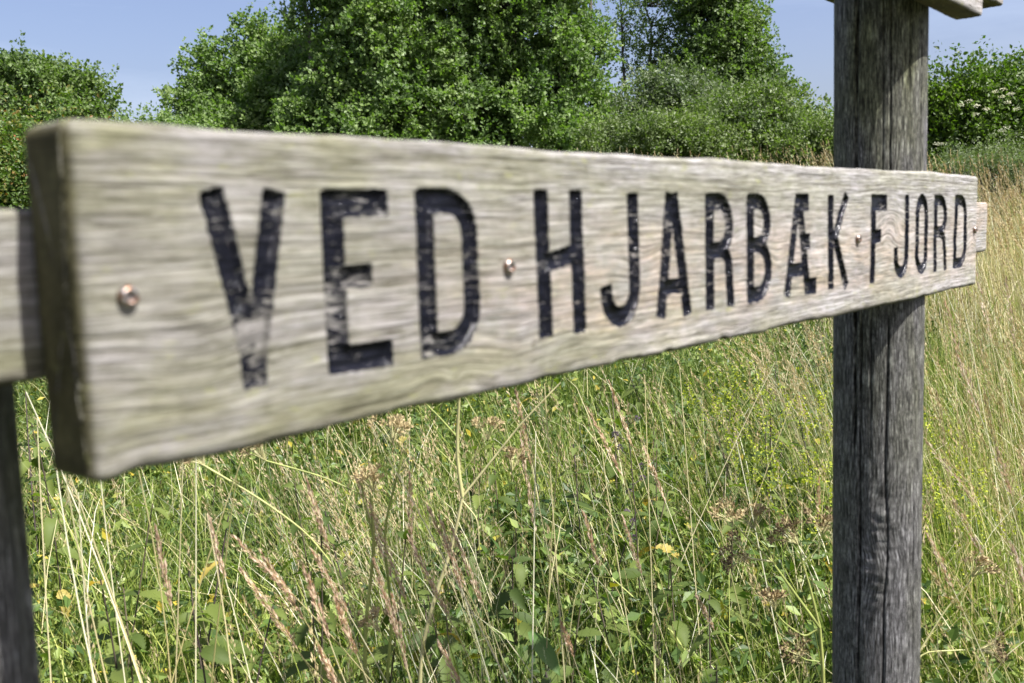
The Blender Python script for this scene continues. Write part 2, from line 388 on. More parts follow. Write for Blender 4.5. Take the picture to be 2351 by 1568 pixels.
# ------------------------------------------------------------------ the ground
gx = np.concatenate([np.linspace(-900, -42, 14), np.linspace(-40, 40, 81), np.linspace(42, 900, 14)])
gy = np.concatenate([np.linspace(-900, -12, 12), np.linspace(-10, 50, 121), np.linspace(55, 900, 14)])
GX, GY = np.meshgrid(gx, gy, indexing='ij')
gv = np.stack([GX, GY, ground_z(GX, GY)], -1).reshape(-1, 3)
ii = np.arange(GX.size).reshape(GX.shape)
gf = np.stack([ii[:-1, :-1], ii[1:, :-1], ii[1:, 1:], ii[:-1, 1:]], -1).reshape(-1, 4)
link('ground', make_mesh('ground', gv, gf, None, M_ground, True), kind='structure')

# ------------------------------------------------------------------ the signpost
Z0 = CAM_H - 0.09934
P0 = np.array([-0.18009, 0.41682, Z0])       # bottom front corner of the lettered board, near end
BL, BH, BT, KT = 1.287, 0.150, 0.042, 0.036  # board length, height, thickness; crossbar thickness
PR = 0.0557                                  # post radius
ROT = math.atan2(U[1], U[0])

sign = empty('wooden_signpost', (0.55, 1.49, 0), 'weathered wooden signpost of round posts and grey boards carved with black capitals', 'signpost')
sign_inv = np.array([0.55, 1.49, 0.0])

# lettering: strokes in mm on the board front (u along, v up)
def arc(cx, cy, rx, ry, a0, a1, n=9):
    a = np.radians(np.linspace(a0, a1, n))
    return [(cx + rx * math.cos(t), cy + ry * math.sin(t)) for t in a]
w12 = 12.0
T, Bt = 121.5, 27.0
LET = [
 ('V', [([(66.6, T), (83.4, 44), (84.4, Bt)], 11.6), ([(102.2, T), (86.0, 44), (84.8, Bt)], 11.4)]),
 ('E', [([(137.4, T), (137.4, Bt)], 12.6), ([(132, 115.4), (176.2, 115.4)], 12.2), ([(137, 76), (163, 77)], 11), ([(132, 33.2), (175, 33.2)], 12.6)]),
 ('D', [([(204.4, 122), (204.4, Bt)], 12.2), ([(200, 116.4), (222, 116.4)] + arc(222, 97, 19.6, 19.4, 90, 0) + arc(222, 54, 19.6, 20.5, 0, -90) + [(208, 33.4)], 12.2)]),
 ('H', [([(312.0, 123), (312.6, Bt)], 12.4), ([(349.4, 123), (350.4, 26.5)], 12.4), ([(314, 75.5), (349, 81.5)], 10.5)]),
 ('J', [([(419.4, T), (419.4, 54)] + arc(401, 53, 18.4, 20.5, 0, -160, 12) + [(382.5, 56)], 12.2)]),
 ('A', [([(472.0, T), (455.6, Bt)], 11.6), ([(475.8, T), (495.8, Bt - 1)], 11.6), ([(458, 50), (492, 50)], 10)]),
 ('R', [([(532.6, T), (532.6, Bt)], 11.8), ([(530, 115.6), (548, 115.6)] + arc(548, 95.5, 18.5, 20, 90, -90, 13) + [(534, 75.5)], 11.6), ([(549, 76)] + arc(549, 62, 15.5, 13, 80, 0, 6) + [(568, Bt)], 11.0)]),
 ('B', [([(604.6, T), (604.0, Bt)], 11.8), ([(602, 115.8), (618, 115.8)] + arc(618, 96.6, 18.5, 19, 90, -90, 13) + [(606, 77.5)], 11.4), ([(606, 77.5), (617, 77.5)] + arc(617, 55.5, 22, 22, 90, -90, 13) + [(604, 33.2)], 11.4)]),
 ('Æ', [([(702.5, T), (677.0, Bt)], 10.8), ([(705, T), (723.5, Bt)], 11.6), ([(699, 114.6), (726.5, 114.6)], 14), ([(711, 77), (729.5, 77)], 13), ([(722, 33.4), (743.5, 33.4)], 13.5), ([(683, 51), (717, 51)], 11)]),
 ('K', [([(779.6, T), (779.6, Bt)], 11.8), ([(786, 72), (819.5, T)], 11.6), ([(789, 79), (820.5, Bt)], 11.4)]),
 ('F', [([(894.2, T + 1), (894.2, 26)], 11.6), ([(890, 113.8), (935, 113.8)], 15.5), ([(894, 76), (917, 77.5)], 12.5)]),
 ('J', [([(1002, T + 1), (1001.4, 54)] + arc(983.5, 53, 18.4, 20, 0, -160, 12) + [(965, 62)], 11.4)]),
 ('O', [(arc(1054.5, 97, 16.5, 20.5, 180, 0, 13) + arc(1054.5, 52, 16.5, 18.5, 0, -180, 13) + [(1038, 97)], 11.2)]),
 ('R', [([(1105.8, T + 1), (1105.8, Bt)], 11.4), ([(1104, 116.4), (1124, 116.4)] + arc(1124, 96.5, 18.5, 20, 90, -90, 13) + [(1108, 76.5)], 11.2), ([(1124, 76)] + arc(1124, 62, 18, 13, 80, 0, 6) + [(1147.5, Bt)], 10.6)]),
 ('D', [([(1187.8, T + 1), (1186, Bt)], 11.4), ([(1186, 116.4), (1208, 116.4)] + arc(1208, 96, 22, 20, 90, 0) + arc(1208, 55, 22, 21.5, 0, -90) + [(1190, 33.2)], 11.6)]),
]

def stroke_sdf(Ug, Vg, strokes):
    """butt-ended strokes with slightly rounded corners"""
    best = np.full(Ug.shape, 99.0)
    for pts, wd in strokes:
        h = wd * 0.55; rc = 1.4
        for k in range(len(pts) - 1):
            a, b = np.array(pts[k]), np.array(pts[k + 1])
            d = b - a; L = np.hypot(*d)
            if L < 1e-6: continue
            d = d / L
            lx = (Ug - a[0]) * d[0] + (Vg - a[1]) * d[1]
            ly = -(Ug - a[0]) * d[1] + (Vg - a[1]) * d[0]
            qx = np.abs(lx - L / 2) - L / 2 + rc; qy = np.abs(ly) - h + rc
            s = np.hypot(np.maximum(qx, 0), np.maximum(qy, 0)) + np.minimum(np.maximum(qx, qy), 0) - rc
            best = np.minimum(best, s)
            if k > 0:
                best = np.minimum(best, np.hypot(Ug - a[0], Vg - a[1]) - h)
    return best

def grain_field(u, v, knots, seed):
    g = v + 4.5 * (fbm(u / 210.0, v / 60.0, seed, 2) - 0.5) + 0.9 * (fbm(u / 55.0, v / 22.0, seed + 5, 2) - 0.5)
    for ku, kv, ru, rv, amp in knots:
        g = g + amp * np.exp(-((u - ku) / ru) ** 2 - ((v - kv) / rv) ** 2)
    return g

def plank(length, height, thick, cols, nfront, knots, seed, letters=None, er=0.0065):
    """rounded plank, origin at the bottom front corner, x along, z up, y backwards; returns grids in metres"""
    r = 0.0045
    xs = np.concatenate([er * (1 - np.cos(np.linspace(0, math.pi / 2, 6))), np.linspace(er, length - er, cols)[1:-1],
                         length - er * (1 - np.cos(np.linspace(math.pi / 2, 0, 6)))])
    # perimeter: points (y, z), normals, starting at the bottom of the front, going up
    P, Nn, isf = [], [], []
    def add(y, z, ny, nz, f): P.append((y, z)); Nn.append((ny, nz)); isf.append(f)
    for z in np.linspace(r, height - r, nfront): add(0, z, -1, 0, 1)
    for a in np.linspace(0, math.pi / 2, 6)[1:]: add(r - r * math.cos(a), height - r + r * math.sin(a), -math.cos(a), math.sin(a), 1 - a)
    for y in np.linspace(r, thick - r, 12)[1:]: add(y, height, 0, 1, 0)
    for a in np.linspace(0, math.pi / 2, 4)[1:]: add(thick - r + r * math.sin(a), height - r + r * math.cos(a), math.sin(a), math.cos(a), 0)
    for z in np.linspace(height - r, r, 8)[1:]: add(thick, z, 1, 0, 0)
    for a in np.linspace(0, math.pi / 2, 4)[1:]: add(thick - r + r * math.cos(a), r - r * math.sin(a), math.cos(a), -math.sin(a), 0)
    for y in np.linspace(thick - r, r, 12)[1:]: add(y, 0, 0, -1, 0)
    for a in np.linspace(0, math.pi / 2, 6)[1:-1]: add(r - r * math.sin(a), r - r * math.cos(a), -math.sin(a), -math.cos(a), a)
    P, Nn, isf = np.array(P), np.array(Nn), np.array(isf, float)
    nx, npz = len(xs), len(P)
    X = np.repeat(xs[:, None], npz, 1)
    Yp = np.repeat(P[None, :, 0], nx, 0); Zp = np.repeat(P[None, :, 1], nx, 0)
    um, vm = X * 1000, Zp * 1000
    # around the edges the across coordinate keeps running
    across = np.where(P[:, 0] > 1e-6, np.where(P[:, 1] > height / 2, P[:, 1] * 1000 + P[:, 0] * 1000, P[:, 1] * 1000 - P[:, 0] * 1000), P[:, 1] * 1000)
    ac = np.repeat(across[None], nx, 0)
    g = grain_field(um, ac, knots, seed)
    ins = np.zeros(nx)
    dd = np.minimum(xs, length - xs)
    m = dd < er; ins[m] = er - np.sqrt(np.maximum(er ** 2 - (er - dd[m]) ** 2, 0))
    # front relief: grain ridges and soft waves
    rel = 0.0011 * (fbm(um * 0.02, g * 0.55, seed + 3, 3) - 0.5) + 0.0016 * (fbm(um * 0.012, vm * 0.03, seed + 9, 2) - 0.5)
    disp = rel - ins[:, None]
    sdf = np.full(X.shape, 30.0)
    which = np.full(X.shape, -1)
    wear = np.zeros(X.shape)
    if letters:
        fr = np.repeat((isf > 0.9)[None], nx, 0)
        for k, (ch, st) in enumerate(letters):
            pu = [p[0] for s in st for p in s[0]]
            i0, i1 = np.searchsorted(xs, [(min(pu) - 14) / 1000, (max(pu) + 14) / 1000])
            s = stroke_sdf(um[i0:i1], vm[i0:i1], st)
            s = np.where(fr[i0:i1], s, 30.0)
            sub = sdf[i0:i1]; ws = which[i0:i1]
            ws[s < sub] = k; sub[...] = np.minimum(sub, s)
        t = np.clip((0.3 - sdf) / 2.2, 0, 1); t = t * t * (3 - 2 * t)
        disp = disp - t * (0.0034 + 0.0016 * (fbm(um * 0.1, g * 0.22, seed + 21, 3) - 0.5))
        # where the photograph's paint has gone: foot of V, the E, foot of the first D
        for wu, wv, ru, rv, a in ((86, 52, 14, 10, 1.3), (136, 62, 16, 12, 0.8), (145, 45, 12, 10, 0.35), (150, 114, 26, 8, 0.25), (208, 52, 12, 10, 0.5), (150, 75, 18, 9, 0.5)):
            wear += a * np.exp(-((um - wu) / ru) ** 2 - ((vm - wv) / rv) ** 2)
    # chipped, wavy long edges
    eb = (fbm(xs * 14, xs * 0, seed + 31, 4) - 0.5) * 0.0045 + np.maximum(0, vnoise(xs * 45, 0, seed + 8) - 0.62) * 0.006
    eb = eb - 0.0015 - 0.003 * np.exp(-(xs / 0.03) ** 2)
    et = (fbm(xs * 11, xs * 0 + 5, seed + 41, 4) - 0.5) * 0.0035
    wb = np.clip(1 - P[:, 1] / 0.022, 0, 1); wt = np.clip(1 - (height - P[:, 1]) / 0.02, 0, 1)
    Zp = Zp + eb[:, None] * wb[None] + et[:, None] * wt[None]
    Yp = Yp + Nn[None, :, 0] * disp; Zp = Zp + Nn[None, :, 1] * disp
    V = np.stack([X, Yp, Zp], -1)
    # rounded corners of the face outline seen from the front
    return V, sdf, which, np.stack([um, g, 0 * g], -1), wear, xs, npz

def plank_objects(name, parent, origin, length, height, thick, cols, nfront, knots, seed, letters=None, label=None):
    V, sdf, which, gr, wear, xs, npz = plank(length, height, thick, cols, nfront, knots, seed, letters)
    nx = len(xs)
    idx = np.arange(nx * npz).reshape(nx, npz); nj = np.roll(idx, -1, 1)
    q = np.stack([idx[:-1], idx[1:], nj[1:], nj[:-1]], -1).reshape(-1, 4)
    Vf, sf, wf, gf_, ef = V.reshape(-1, 3), sdf.ravel(), which.ravel(), gr.reshape(-1, 3), wear.ravel()
    # end caps: concentric inner rings
    rings_v, rings_f, rings_g = [], [], []
    base = len(Vf)
    for side, col in ((0, 0), (1, nx - 1)):
        outer = V[col]; cen = outer.mean(0)
        prev = idx[col]
        for k, fct in enumerate((0.93, 0.75, 0.5, 0.25, 0.02)):
            ring = cen + (outer - cen) * fct
            ring[:, 0] = outer[:, 0] + (0.0006 if side else -0.0006) * (1 - fct) + 0.0008 * (vnoise(ring[:, 2] * 900, ring[:, 1] * 500, 5 + k) - 0.5)
            cur = base + np.arange(npz); base += npz
            rings_v.append(ring); g3 = np.stack([ring[:, 1] * 2000, ring[:, 2] * 1500 + ring[:, 1] * 300, 0 * ring[:, 0]], -1); rings_g.append(g3)
            pn, cn = np.roll(prev, -1), np.roll(cur, -1)
            f = np.stack([prev, pn, cn, cur], -1) if side == 0 else np.stack([prev, cur, cn, pn], -1)
            rings_f.append(f); prev = cur
    ne = base - len(Vf)
    Va = np.concatenate([Vf] + rings_v); ga = np.concatenate([gf_] + rings_g)
    sa = np.concatenate([sf, np.full(ne, 30.0)]); wa = np.concatenate([wf, np.full(ne, -1)]); ea = np.concatenate([ef, np.zeros(ne)])
    qa = np.concatenate([q] + rings_f)
    fs = sa[qa].min(1); fw = wa[qa[np.arange(len(qa)), sa[qa].argmin(1)]]
    R = Matrix.Rotation(ROT, 4, 'Z')
    def emit(nm, sel, par, **props):
        f = qa[sel]; used, inv = np.unique(f, return_inverse=True)
        vv = Va[used] + (np.array([0, -0.00018, 0]) if nm == 'letter' else 0)
        me = make_mesh(nm, vv, inv.reshape(f.shape), {'sdf': sa[used], 'grain': ga[used], 'wear': ea[used]}, M_board, True)
        return link(nm, me, par, **props)
    inl = (fs < 0.6) & (fw >= 0)
    bo = emit(name, np.ones(len(inl), bool), parent)
    bo.location = [float(c) for c in (origin - sign_inv)]
    bo.rotation_euler = (0, 0, ROT)
    if label: bo['label'] = label
    if letters:
        for k, (ch, st) in enumerate(letters):
            sel = inl & (fw == k)
            if sel.any():
                emit('letter', sel, bo, label='carved black letter ' + ch)
    return bo

KN = [(222, 9, 24, 12, -7), (222, 13, 9, 6, 7), (285, 26, 34, 14, 6), (945, 96, 42, 26, -14), (985, 74, 26, 16, 9), (600, 92, 22, 13, -7),
      (660, 60, 20, 12, 6), (430, 70, 26, 12, 8), (860, 55, 40, 20, 5), (1262, 70, 26, 20, -12), (1130, 110, 40, 14, -6), (55, 45, 30, 22, 6)]
main = plank_objects('sign_board', sign, P0, BL, BH, BT, 900, 118, KN, 3, LET, 'lettered board carved VED HJARBÆK FJORD')

# dome-headed screws of the lettered board
def screw_mesh():
    b = Bag(); n = 16
    rr = [0.0050, 0.0050, 0.0045, 0.0036, 0.0027]; hh = [0.0, 0.0011, 0.0024, 0.0032, 0.0035]
    rr += [0.0023, 0.0002]; hh += [0.0010, 0.0004]
    th = np.linspace(0, 2 * math.pi, n, endpoint=False); v = []
    for k, (r_, h_) in enumerate(zip(rr, hh)):
        for a in th:
            f = 1 + (0.16 * math.cos(6 * a) if k in (4, 5) else 0)
            v.append((r_ * f * math.cos(a), -h_, r_ * f * math.sin(a)))
    idx = np.arange(len(rr) * n).reshape(-1, n); nx = np.roll(idx, -1, 1)
    q = np.stack([idx[:-1], idx[1:], nx[1:], nx[:-1]], -1).reshape(-1, 4)
    b.add(v, np.concatenate([q[:, [0, 1, 2]], q[:, [0, 2, 3]]]), 0.5)
    return b.mesh('screw', M_screw, True)
scr = screw_mesh()
for su in (0.0215, 0.2765, 0.849, 1.270):
    link('screw', scr, main, (su, -0.0003, 0.0755))

# crossbar behind the lettered board
back = -N
cb_o = P0 + back * (BT + 0.0012) + U * (-0.14) + np.array([0, 0, 0.0395])
plank_objects('crossbar', sign, cb_o, 1.64, 0.0755, KT, 260, 26, [(1500, 30, 20, 10, 6)], 12, None, 'lower crossbar behind the lettered board')
# the boards above, out of the top of the picture but for their ends
def on_plane(px, py, off):
    d = at(px, py, 1.0) - np.array([0, 0, CAM_H])
    k = (np.dot(P0, N) + off) / np.dot(d, N)
    q = np.array([0, 0, CAM_H]) + d * k
    return np.dot((q - P0) * [1, 1, 0], U), q[2]
OFF = 0.027
ue, UZ = on_plane(2258, 37.5, OFF)
upper_o = np.array([P0[0], P0[1], UZ]) + N * OFF
plank_objects('sign_board', sign, upper_o, ue, BH, 0.034, 260, 40, [(700, 60, 40, 20, 6)], 22, None, 'plain upper board, seen from below')
ue2, UZ2 = on_plane(2306, 13, OFF - 0.0352)
plank_objects('crossbar', sign, upper_o + back * 0.0352 + U * (-0.14) + np.array([0, 0, UZ2 - UZ]), ue2 + 0.14, 0.0755, 0.034, 200, 20, [], 33, None, 'upper crossbar')

def post(loc, z1, cracks, seed, fine, label, wr_z=None):
    if fine:
        ca = math.atan2(-loc[1], -loc[0])
        th = np.concatenate([np.linspace(ca - 1.85, ca + 1.85, 165), np.linspace(ca + 1.85, ca - 1.85 + 2 * math.pi, 34)[1:-1]])
        zs = np.linspace(0, z1, int(z1 / 0.0052))
    else:
        th = np.linspace(0, 2 * math.pi, 90, endpoint=False); ca = 0; zs = np.linspace(0, z1, int(z1 / 0.012))
    TH, Z = np.meshgrid(th, zs, indexing='ij')
    rel = TH - (ca if fine else 0)
    am = rel * PR * 1000; zm = Z * 1000
    g_a = am + 6 * (fbm(am / 30, zm / 260, seed, 2) - 0.5)
    R_ = PR * (1 + 0.012 * (fbm(TH * 0.8, Z * 1.2, seed + 2, 2) - 0.5)) + 0.0008 * (fbm(g_a * 0.5, zm * 0.02, seed + 3, 3) - 0.5)
    crack = np.zeros_like(Z)
    if wr_z is not None:
        wa, wz = 4.0, wr_z * 1000
        d = np.exp(-((am - wa - 4) / 27) ** 2 - ((zm - wz) / 85) ** 2)
        g_a = g_a + 9 * d * np.sin((zm - wz) / 30)
        ph = (zm - 0.012 * (am - wa) ** 2 + 0.35 * am) + 14 * (fbm(am / 26, zm / 60, 4, 2) - 0.5)
        R_ = R_ + 0.0017 * d * np.sin(ph / 2.3) * (0.15 + 1.3 * vnoise(am / 13, zm / 22, 9)) + 0.0060 * d * (fbm(am / 14, zm / 26, 14, 2) - 0.5)
    for a0, za, zb, wd, dp, wob in cracks:
        c = a0 + wob * (fbm(zm / 170, 0 * zm, int(abs(a0) * 7) + seed, 3) - 0.5) * 2
        if wr_z is not None:
            c = c + 5 * np.exp(-((zm - wr_z * 1000) / 60) ** 2) * np.exp(-((a0 - 14) / 16) ** 2)
        fd = 60 if zb - za > 150 else 2.5
        fade = np.clip((zm - za) / fd, 0, 1) * np.clip((zb - zm) / fd, 0, 1)
        w_ = wd * (0.5 + 0.9 * vnoise(zm / 90, 0 * zm, 3 + int(abs(a0)))) * fade + 1e-3
        prof = np.exp(-((am - c) / w_) ** 2)
        R_ = R_ - dp / 1000 * prof * (fade > 0); crack = np.maximum(crack, prof * (fade > 0.02))
    V = np.stack([R_ * np.cos(TH), R_ * np.sin(TH), Z], -1)
    n1, n2 = V.shape[:2]; idx = np.arange(n1 * n2).reshape(n1, n2); nx = np.roll(idx, -1, 0)
    q = np.stack([idx[:, :-1], nx[:, :-1], nx[:, 1:], idx[:, 1:]], -1).reshape(-1, 4)
    # domed top
    top = idx[:, -1]; Vt = V[:, -1] * np.array([0.5, 0.5, 1]) + np.array([0, 0, 0.004]); b = n1 * n2
    i2 = b + np.arange(n1); Vc = V[:, -1] * np.array([0.01, 0.01, 1]) + np.array([0, 0, 0.005]); i3 = i2 + n1
    q = np.concatenate([q, np.stack([top, np.roll(top, -1), np.roll(i2, -1), i2], -1), np.stack([i2, np.roll(i2, -1), np.roll(i3, -1), i3], -1)])
    Va = np.concatenate([V.reshape(-1, 3), Vt, Vc])
    gr = np.concatenate([np.stack([g_a, zm, 0 * zm], -1).reshape(-1, 3), Vt * 1000, Vc * 1000])
    ck = np.concatenate([crack.ravel(), np.zeros(2 * n1)])
    me = make_mesh('post', Va, q, {'grain': gr, 'crack': ck}, M_post, True)
    return link('post', me, sign, np.array([loc[0], loc[1], 0]) - sign_inv, label=label)

# positions along the circumference: negative am = clockwise... am grows counter-clockwise seen from above (to the viewer's right)
RP = (0.4764, 1.2903)
post(RP, 2.25, [(-29, 1100, 2300, 1.7, 13, 1.5), (-21, 40, 1330, 0.9, 7, 3.0), (10, 0, 1330, 0.85, 6, 4.0), (12.5, 1300, 2260, 0.7, 6, 1.0), (37, 1350, 2260, 0.6, 5, 0.8), (56, 1300, 2260, 0.7, 4, 0.6),
               (-8, 1120, 1330, 0.8, 4, 1), (4, 1400, 2260, 0.5, 3, 0.8), (-40, 60, 900, 0.6, 3, 2), (30, 0, 700, 0.6, 3, 1.5), (52, 500, 1330, 0.6, 3, 0.8), (-12, 0, 560, 0.8, 3, 2)], 5, True,
     'far round post at the right end of the boards', wr_z=1.0)
LP = (-0.3038, 0.4779)
post(LP, 2.25, [(10, 100, 2200, 1.5, 6, 2), (-30, 300, 2200, 1.2, 5, 2), (50, 100, 2200, 1.2, 5, 2), (90, 100, 2200, 1.2, 5, 2)], 45, False, 'near round post at the left end of the boards')

# a short stub of cross timber fixed to the rear of the far post
st = at(1873, -34, 1.50)
plank_objects('rear_batten', sign, np.array([st[0], st[1], st[2]]) , 0.16, 0.075, 0.034, 60, 16, [], 51, None, 'dark batten end behind the far post')

# ------------------------------------------------------------------ trees and bushes
def leaf_quads(bag, pos, axis, nrm, size, wid, rnd):
    """folded rhombic leaves: 4 vertices, 2 triangles each"""
    axis = norm(axis); side = norm(np.cross(nrm, axis)); up_ = np.cross(axis, side)
    s = size[:, None]; w = (size * wid)[:, None]
    b = pos; t = pos + axis * s
    m = pos + axis * s * 0.48
    l = m + side * w * 0.5 + up_ * w * 0.16; r = m - side * w * 0.5 + up_ * w * 0.16
    v = np.stack([b, l, t, r], 1).reshape(-1, 3)
    i = np.arange(len(pos))[:, None] * 4
    f = np.concatenate([i + [0, 2, 1], i + [0, 3, 2]])
    bag.add(v, f, np.repeat(rnd, 4))

def rnd_dirs(n, r):
    d = r.normal(size=(n, 3)); return norm(d)

def foliage_tree(name, label, category, base, blobs, mat, nodes, sprays, leaves, leaf=0.065, wid=0.8, spray_len=0.34,
                 trunks=((0, 0),), trunk_r=0.07, seed=0, group=None, upb=0.55, extra=None, clump=0.15):
    """base: (x, y); blobs: list of (x, y, z, rx, ry, rz) world ellipsoids; nodes = leaf clumps in all"""
    r = np.random.default_rng(seed + 100)
    bz = float(ground_z(base[0], base[1])) - 0.05
    root = empty(name, (base[0], base[1], bz), label, category, group)
    o = np.array([base[0], base[1], bz])
    B = np.array(blobs, float)
    vol = (B[:, 3] * B[:, 4] * B[:, 5]) ** (2 / 3.); cnt = np.maximum(3, (nodes * vol / vol.sum())).astype(int)
    nod, ndir = [], []
    for (bx, by, bz_, rx, ry, rz), c in zip(B, cnt):
        d = rnd_dirs(c, r); rad = 0.45 + 0.55 * r.random(c) ** 0.6 + (r.random(c) < 0.10) * 0.18
        rad *= 1 + 0.22 * (vnoise(d[:, 0] * 3 + bx, d[:, 2] * 3 + d[:, 1] * 2, seed) - 0.5) * 2
        nod.append(np.array([bx, by, bz_]) + d * rad[:, None] * [rx, ry, rz]); ndir.append(d)
    nod, ndir = np.concatenate(nod), np.concatenate(ndir)
    keep = nod[:, 2] > ground_z(nod[:, 0], nod[:, 1]) + 0.25
    nod, ndir = nod[keep], ndir[keep]
    if extra is not None:
        ex = np.array(extra, float) - [0, 0, 0.0135 * base[1]]; nod = np.concatenate([nod, ex]); ndir = np.concatenate([ndir, np.tile([0, 0, 1.0], (len(ex), 1))])
    # wood: stems rise into the crown, limbs run from the stems to the clumps
    wood = Bag()
    zt = B[:, 2].max() + 0.25 * B[:, 5].max()
    axes = []
    for k, (dx, dy) in enumerate(trunks):
        cx = B[:, 0].mean() * 0.4 + (base[0] + dx * 3) * 0.6; cy = B[:, 1].mean() * 0.4 + (base[1] + dy * 3) * 0.6
        p1 = np.array([cx, cy, zt - abs(dx) * 0.6]); p0 = np.array([base[0] + dx * 0.4, base[1] + dy * 0.4, bz])
        pts = curve(p0, p1, np.array([dx * 0.3, dy * 0.3, 0]), 14)
        pts[1:-1, :2] += r.normal(scale=0.05, size=(12, 2))
        axes.append(pts); tube(wood, pts - o, np.linspace(trunk_r, trunk_r * 0.18, 14), r.random(), 7)
    AX = np.concatenate(axes)
    for p, d in zip(nod, ndir):
        dz = p[2] - AX[:, 2]
        dist = np.linalg.norm(AX - p, axis=1) + np.where(dz < 0.1, 2.5, 0) + r.random() * 0.3
        q = AX[dist.argmin()]
        L = np.linalg.norm(p - q)
        pts = curve(q, p, np.array([0, 0, -0.10 * L]) + r.normal(scale=0.04 * L, size=3), 6)
        tube(wood, pts - o, np.linspace(min(trunk_r * 0.45, 0.010 + 0.010 * L), 0.004, 6), r.random(), 3)
    # sprays of leaves
    n = len(nod); K = sprays
    sp = np.repeat(nod, K, 0) + r.normal(scale=clump, size=(n * K, 3)) * [1, 1, 0.8]
    sd = norm(np.repeat(ndir, K, 0) * 0.55 + rnd_dirs(n * K, r) * 0.9 + [0, 0, upb])
    sl = spray_len * (0.45 + 0.9 * r.random(n * K))
    srnd = np.repeat(r.random(n), K) * 0.35 + r.random(n * K) * 0.25
    J = leaves
    t = (np.arange(J)[None] + r.random((n * K, J))) / J
    pos = sp[:, None] + sd[:, None] * (sl[:, None] * t)[..., None] + np.array([0, 0, -0.12]) * (sl[:, None] * t ** 2)[..., None]
    pos = pos.reshape(-1, 3); m = len(pos)
    ax = norm(np.repeat(sd, J, 0) * 0.5 + rnd_dirs(m, r)); pos = pos + ax * 0.02 + r.normal(scale=0.018, size=(m, 3))
    nr = norm(rnd_dirs(m, r) * 0.80 + SUN * 0.50 + np.repeat(np.repeat(ndir, K, 0), J, 0) * 0.30)
    size = leaf * (0.55 + 0.75 * r.random(m))
    rn = np.clip(np.repeat(srnd, J) + r.random(m) * 0.42, 0, 1)
    bag = Bag(); leaf_quads(bag, pos - o, ax, nr, size, wid, rn)
    link('trunk', wood.mesh('trunk', M_bark, True), root)
    link('crown', bag.mesh('crown', mat), root, kind='stuff')
    return root, nod

def W(px, py, d):  # world point
    return at(px, py, d)

def blob(px, py, d, rx, rz, ry=None):
    p = at(px, py, d); s = d / 2292.0
    return (p[0], p[1], p[2], rx * s, (ry if ry else rx) * s, rz * s)

D1 = 20.0
# left tree
foliage_tree('alder_tree', 'rounded dark green alder against the sky at the far left, above the board\'s near end', 'tree', (at(110, 400, D1)[0], D1),
    [blob(70, 250, D1, 110, 110), blob(145, 262, D1, 90, 80), blob(-60, 270, D1, 130, 100), blob(205, 300, D1, 50, 55), blob(80, 380, D1, 170, 80), blob(130, 190, D1, 40, 45), blob(10, 200, D1, 40, 40)],
    M_alder2, 330, 13, 16, 0.074, seed=1, trunk_r=0.09, trunks=((0, 0), (0.3, 0.1)),
    extra=[W(52, 140, D1), W(62, 160, D1), W(85, 172, D1), W(148, 150, D1), W(183, 165, D1), W(218, 175, D1), W(250, 200, D1), W(265, 260, D1), W(8, 205, D1)])
# low shrubs between left tree and the clump
foliage_tree('hazel_shrub', 'low green shrub in the gap of sky between the left alder and the big trees', 'shrub', (at(350, 350, 17)[0], 17),
    [blob(345, 330, 17, 60, 30), blob(410, 325, 17, 60, 32), blob(270, 345, 17, 60, 28), blob(340, 365, 17, 150, 45)], M_alder, 90, 10, 14, 0.055, seed=2, trunk_r=0.04, trunks=((0, 0), (0.2, 0.1), (-0.2, 0)),
    extra=[W(322, 262, 17), W(324, 276, 17)])
# big left of the clump
foliage_tree('alder_tree', 'broad alder with pointed shoots forming the left flank of the big tree clump', 'tree', (at(600, 400, D1 + 1)[0], D1 + 1),
    [blob(530, 250, 21, 95, 62), blob(635, 190, 21, 90, 85), blob(476, 175, 21, 26, 45), blob(595, 130, 21, 26, 44), blob(700, 230, 21, 130, 100), blob(565, 320, 21, 165, 60), blob(448, 262, 21, 38, 30), blob(712, 150, 21, 55, 75)],
    M_alder, 500, 12, 17, 0.078, seed=3, trunk_r=0.10, trunks=((0, 0), (0.4, 0.1), (-0.5, 0.0), (0.8, 0)),
    extra=[W(468, 72, 21), W(462, 95, 21), W(485, 100, 21), W(560, 30, 21), W(575, 20, 21), W(600, 38, 21), W(612, 48, 21), W(518, 78, 21), W(420, 140, 21), W(398, 235, 21), W(412, 220, 21), W(432, 170, 21), W(545, 70, 21)])
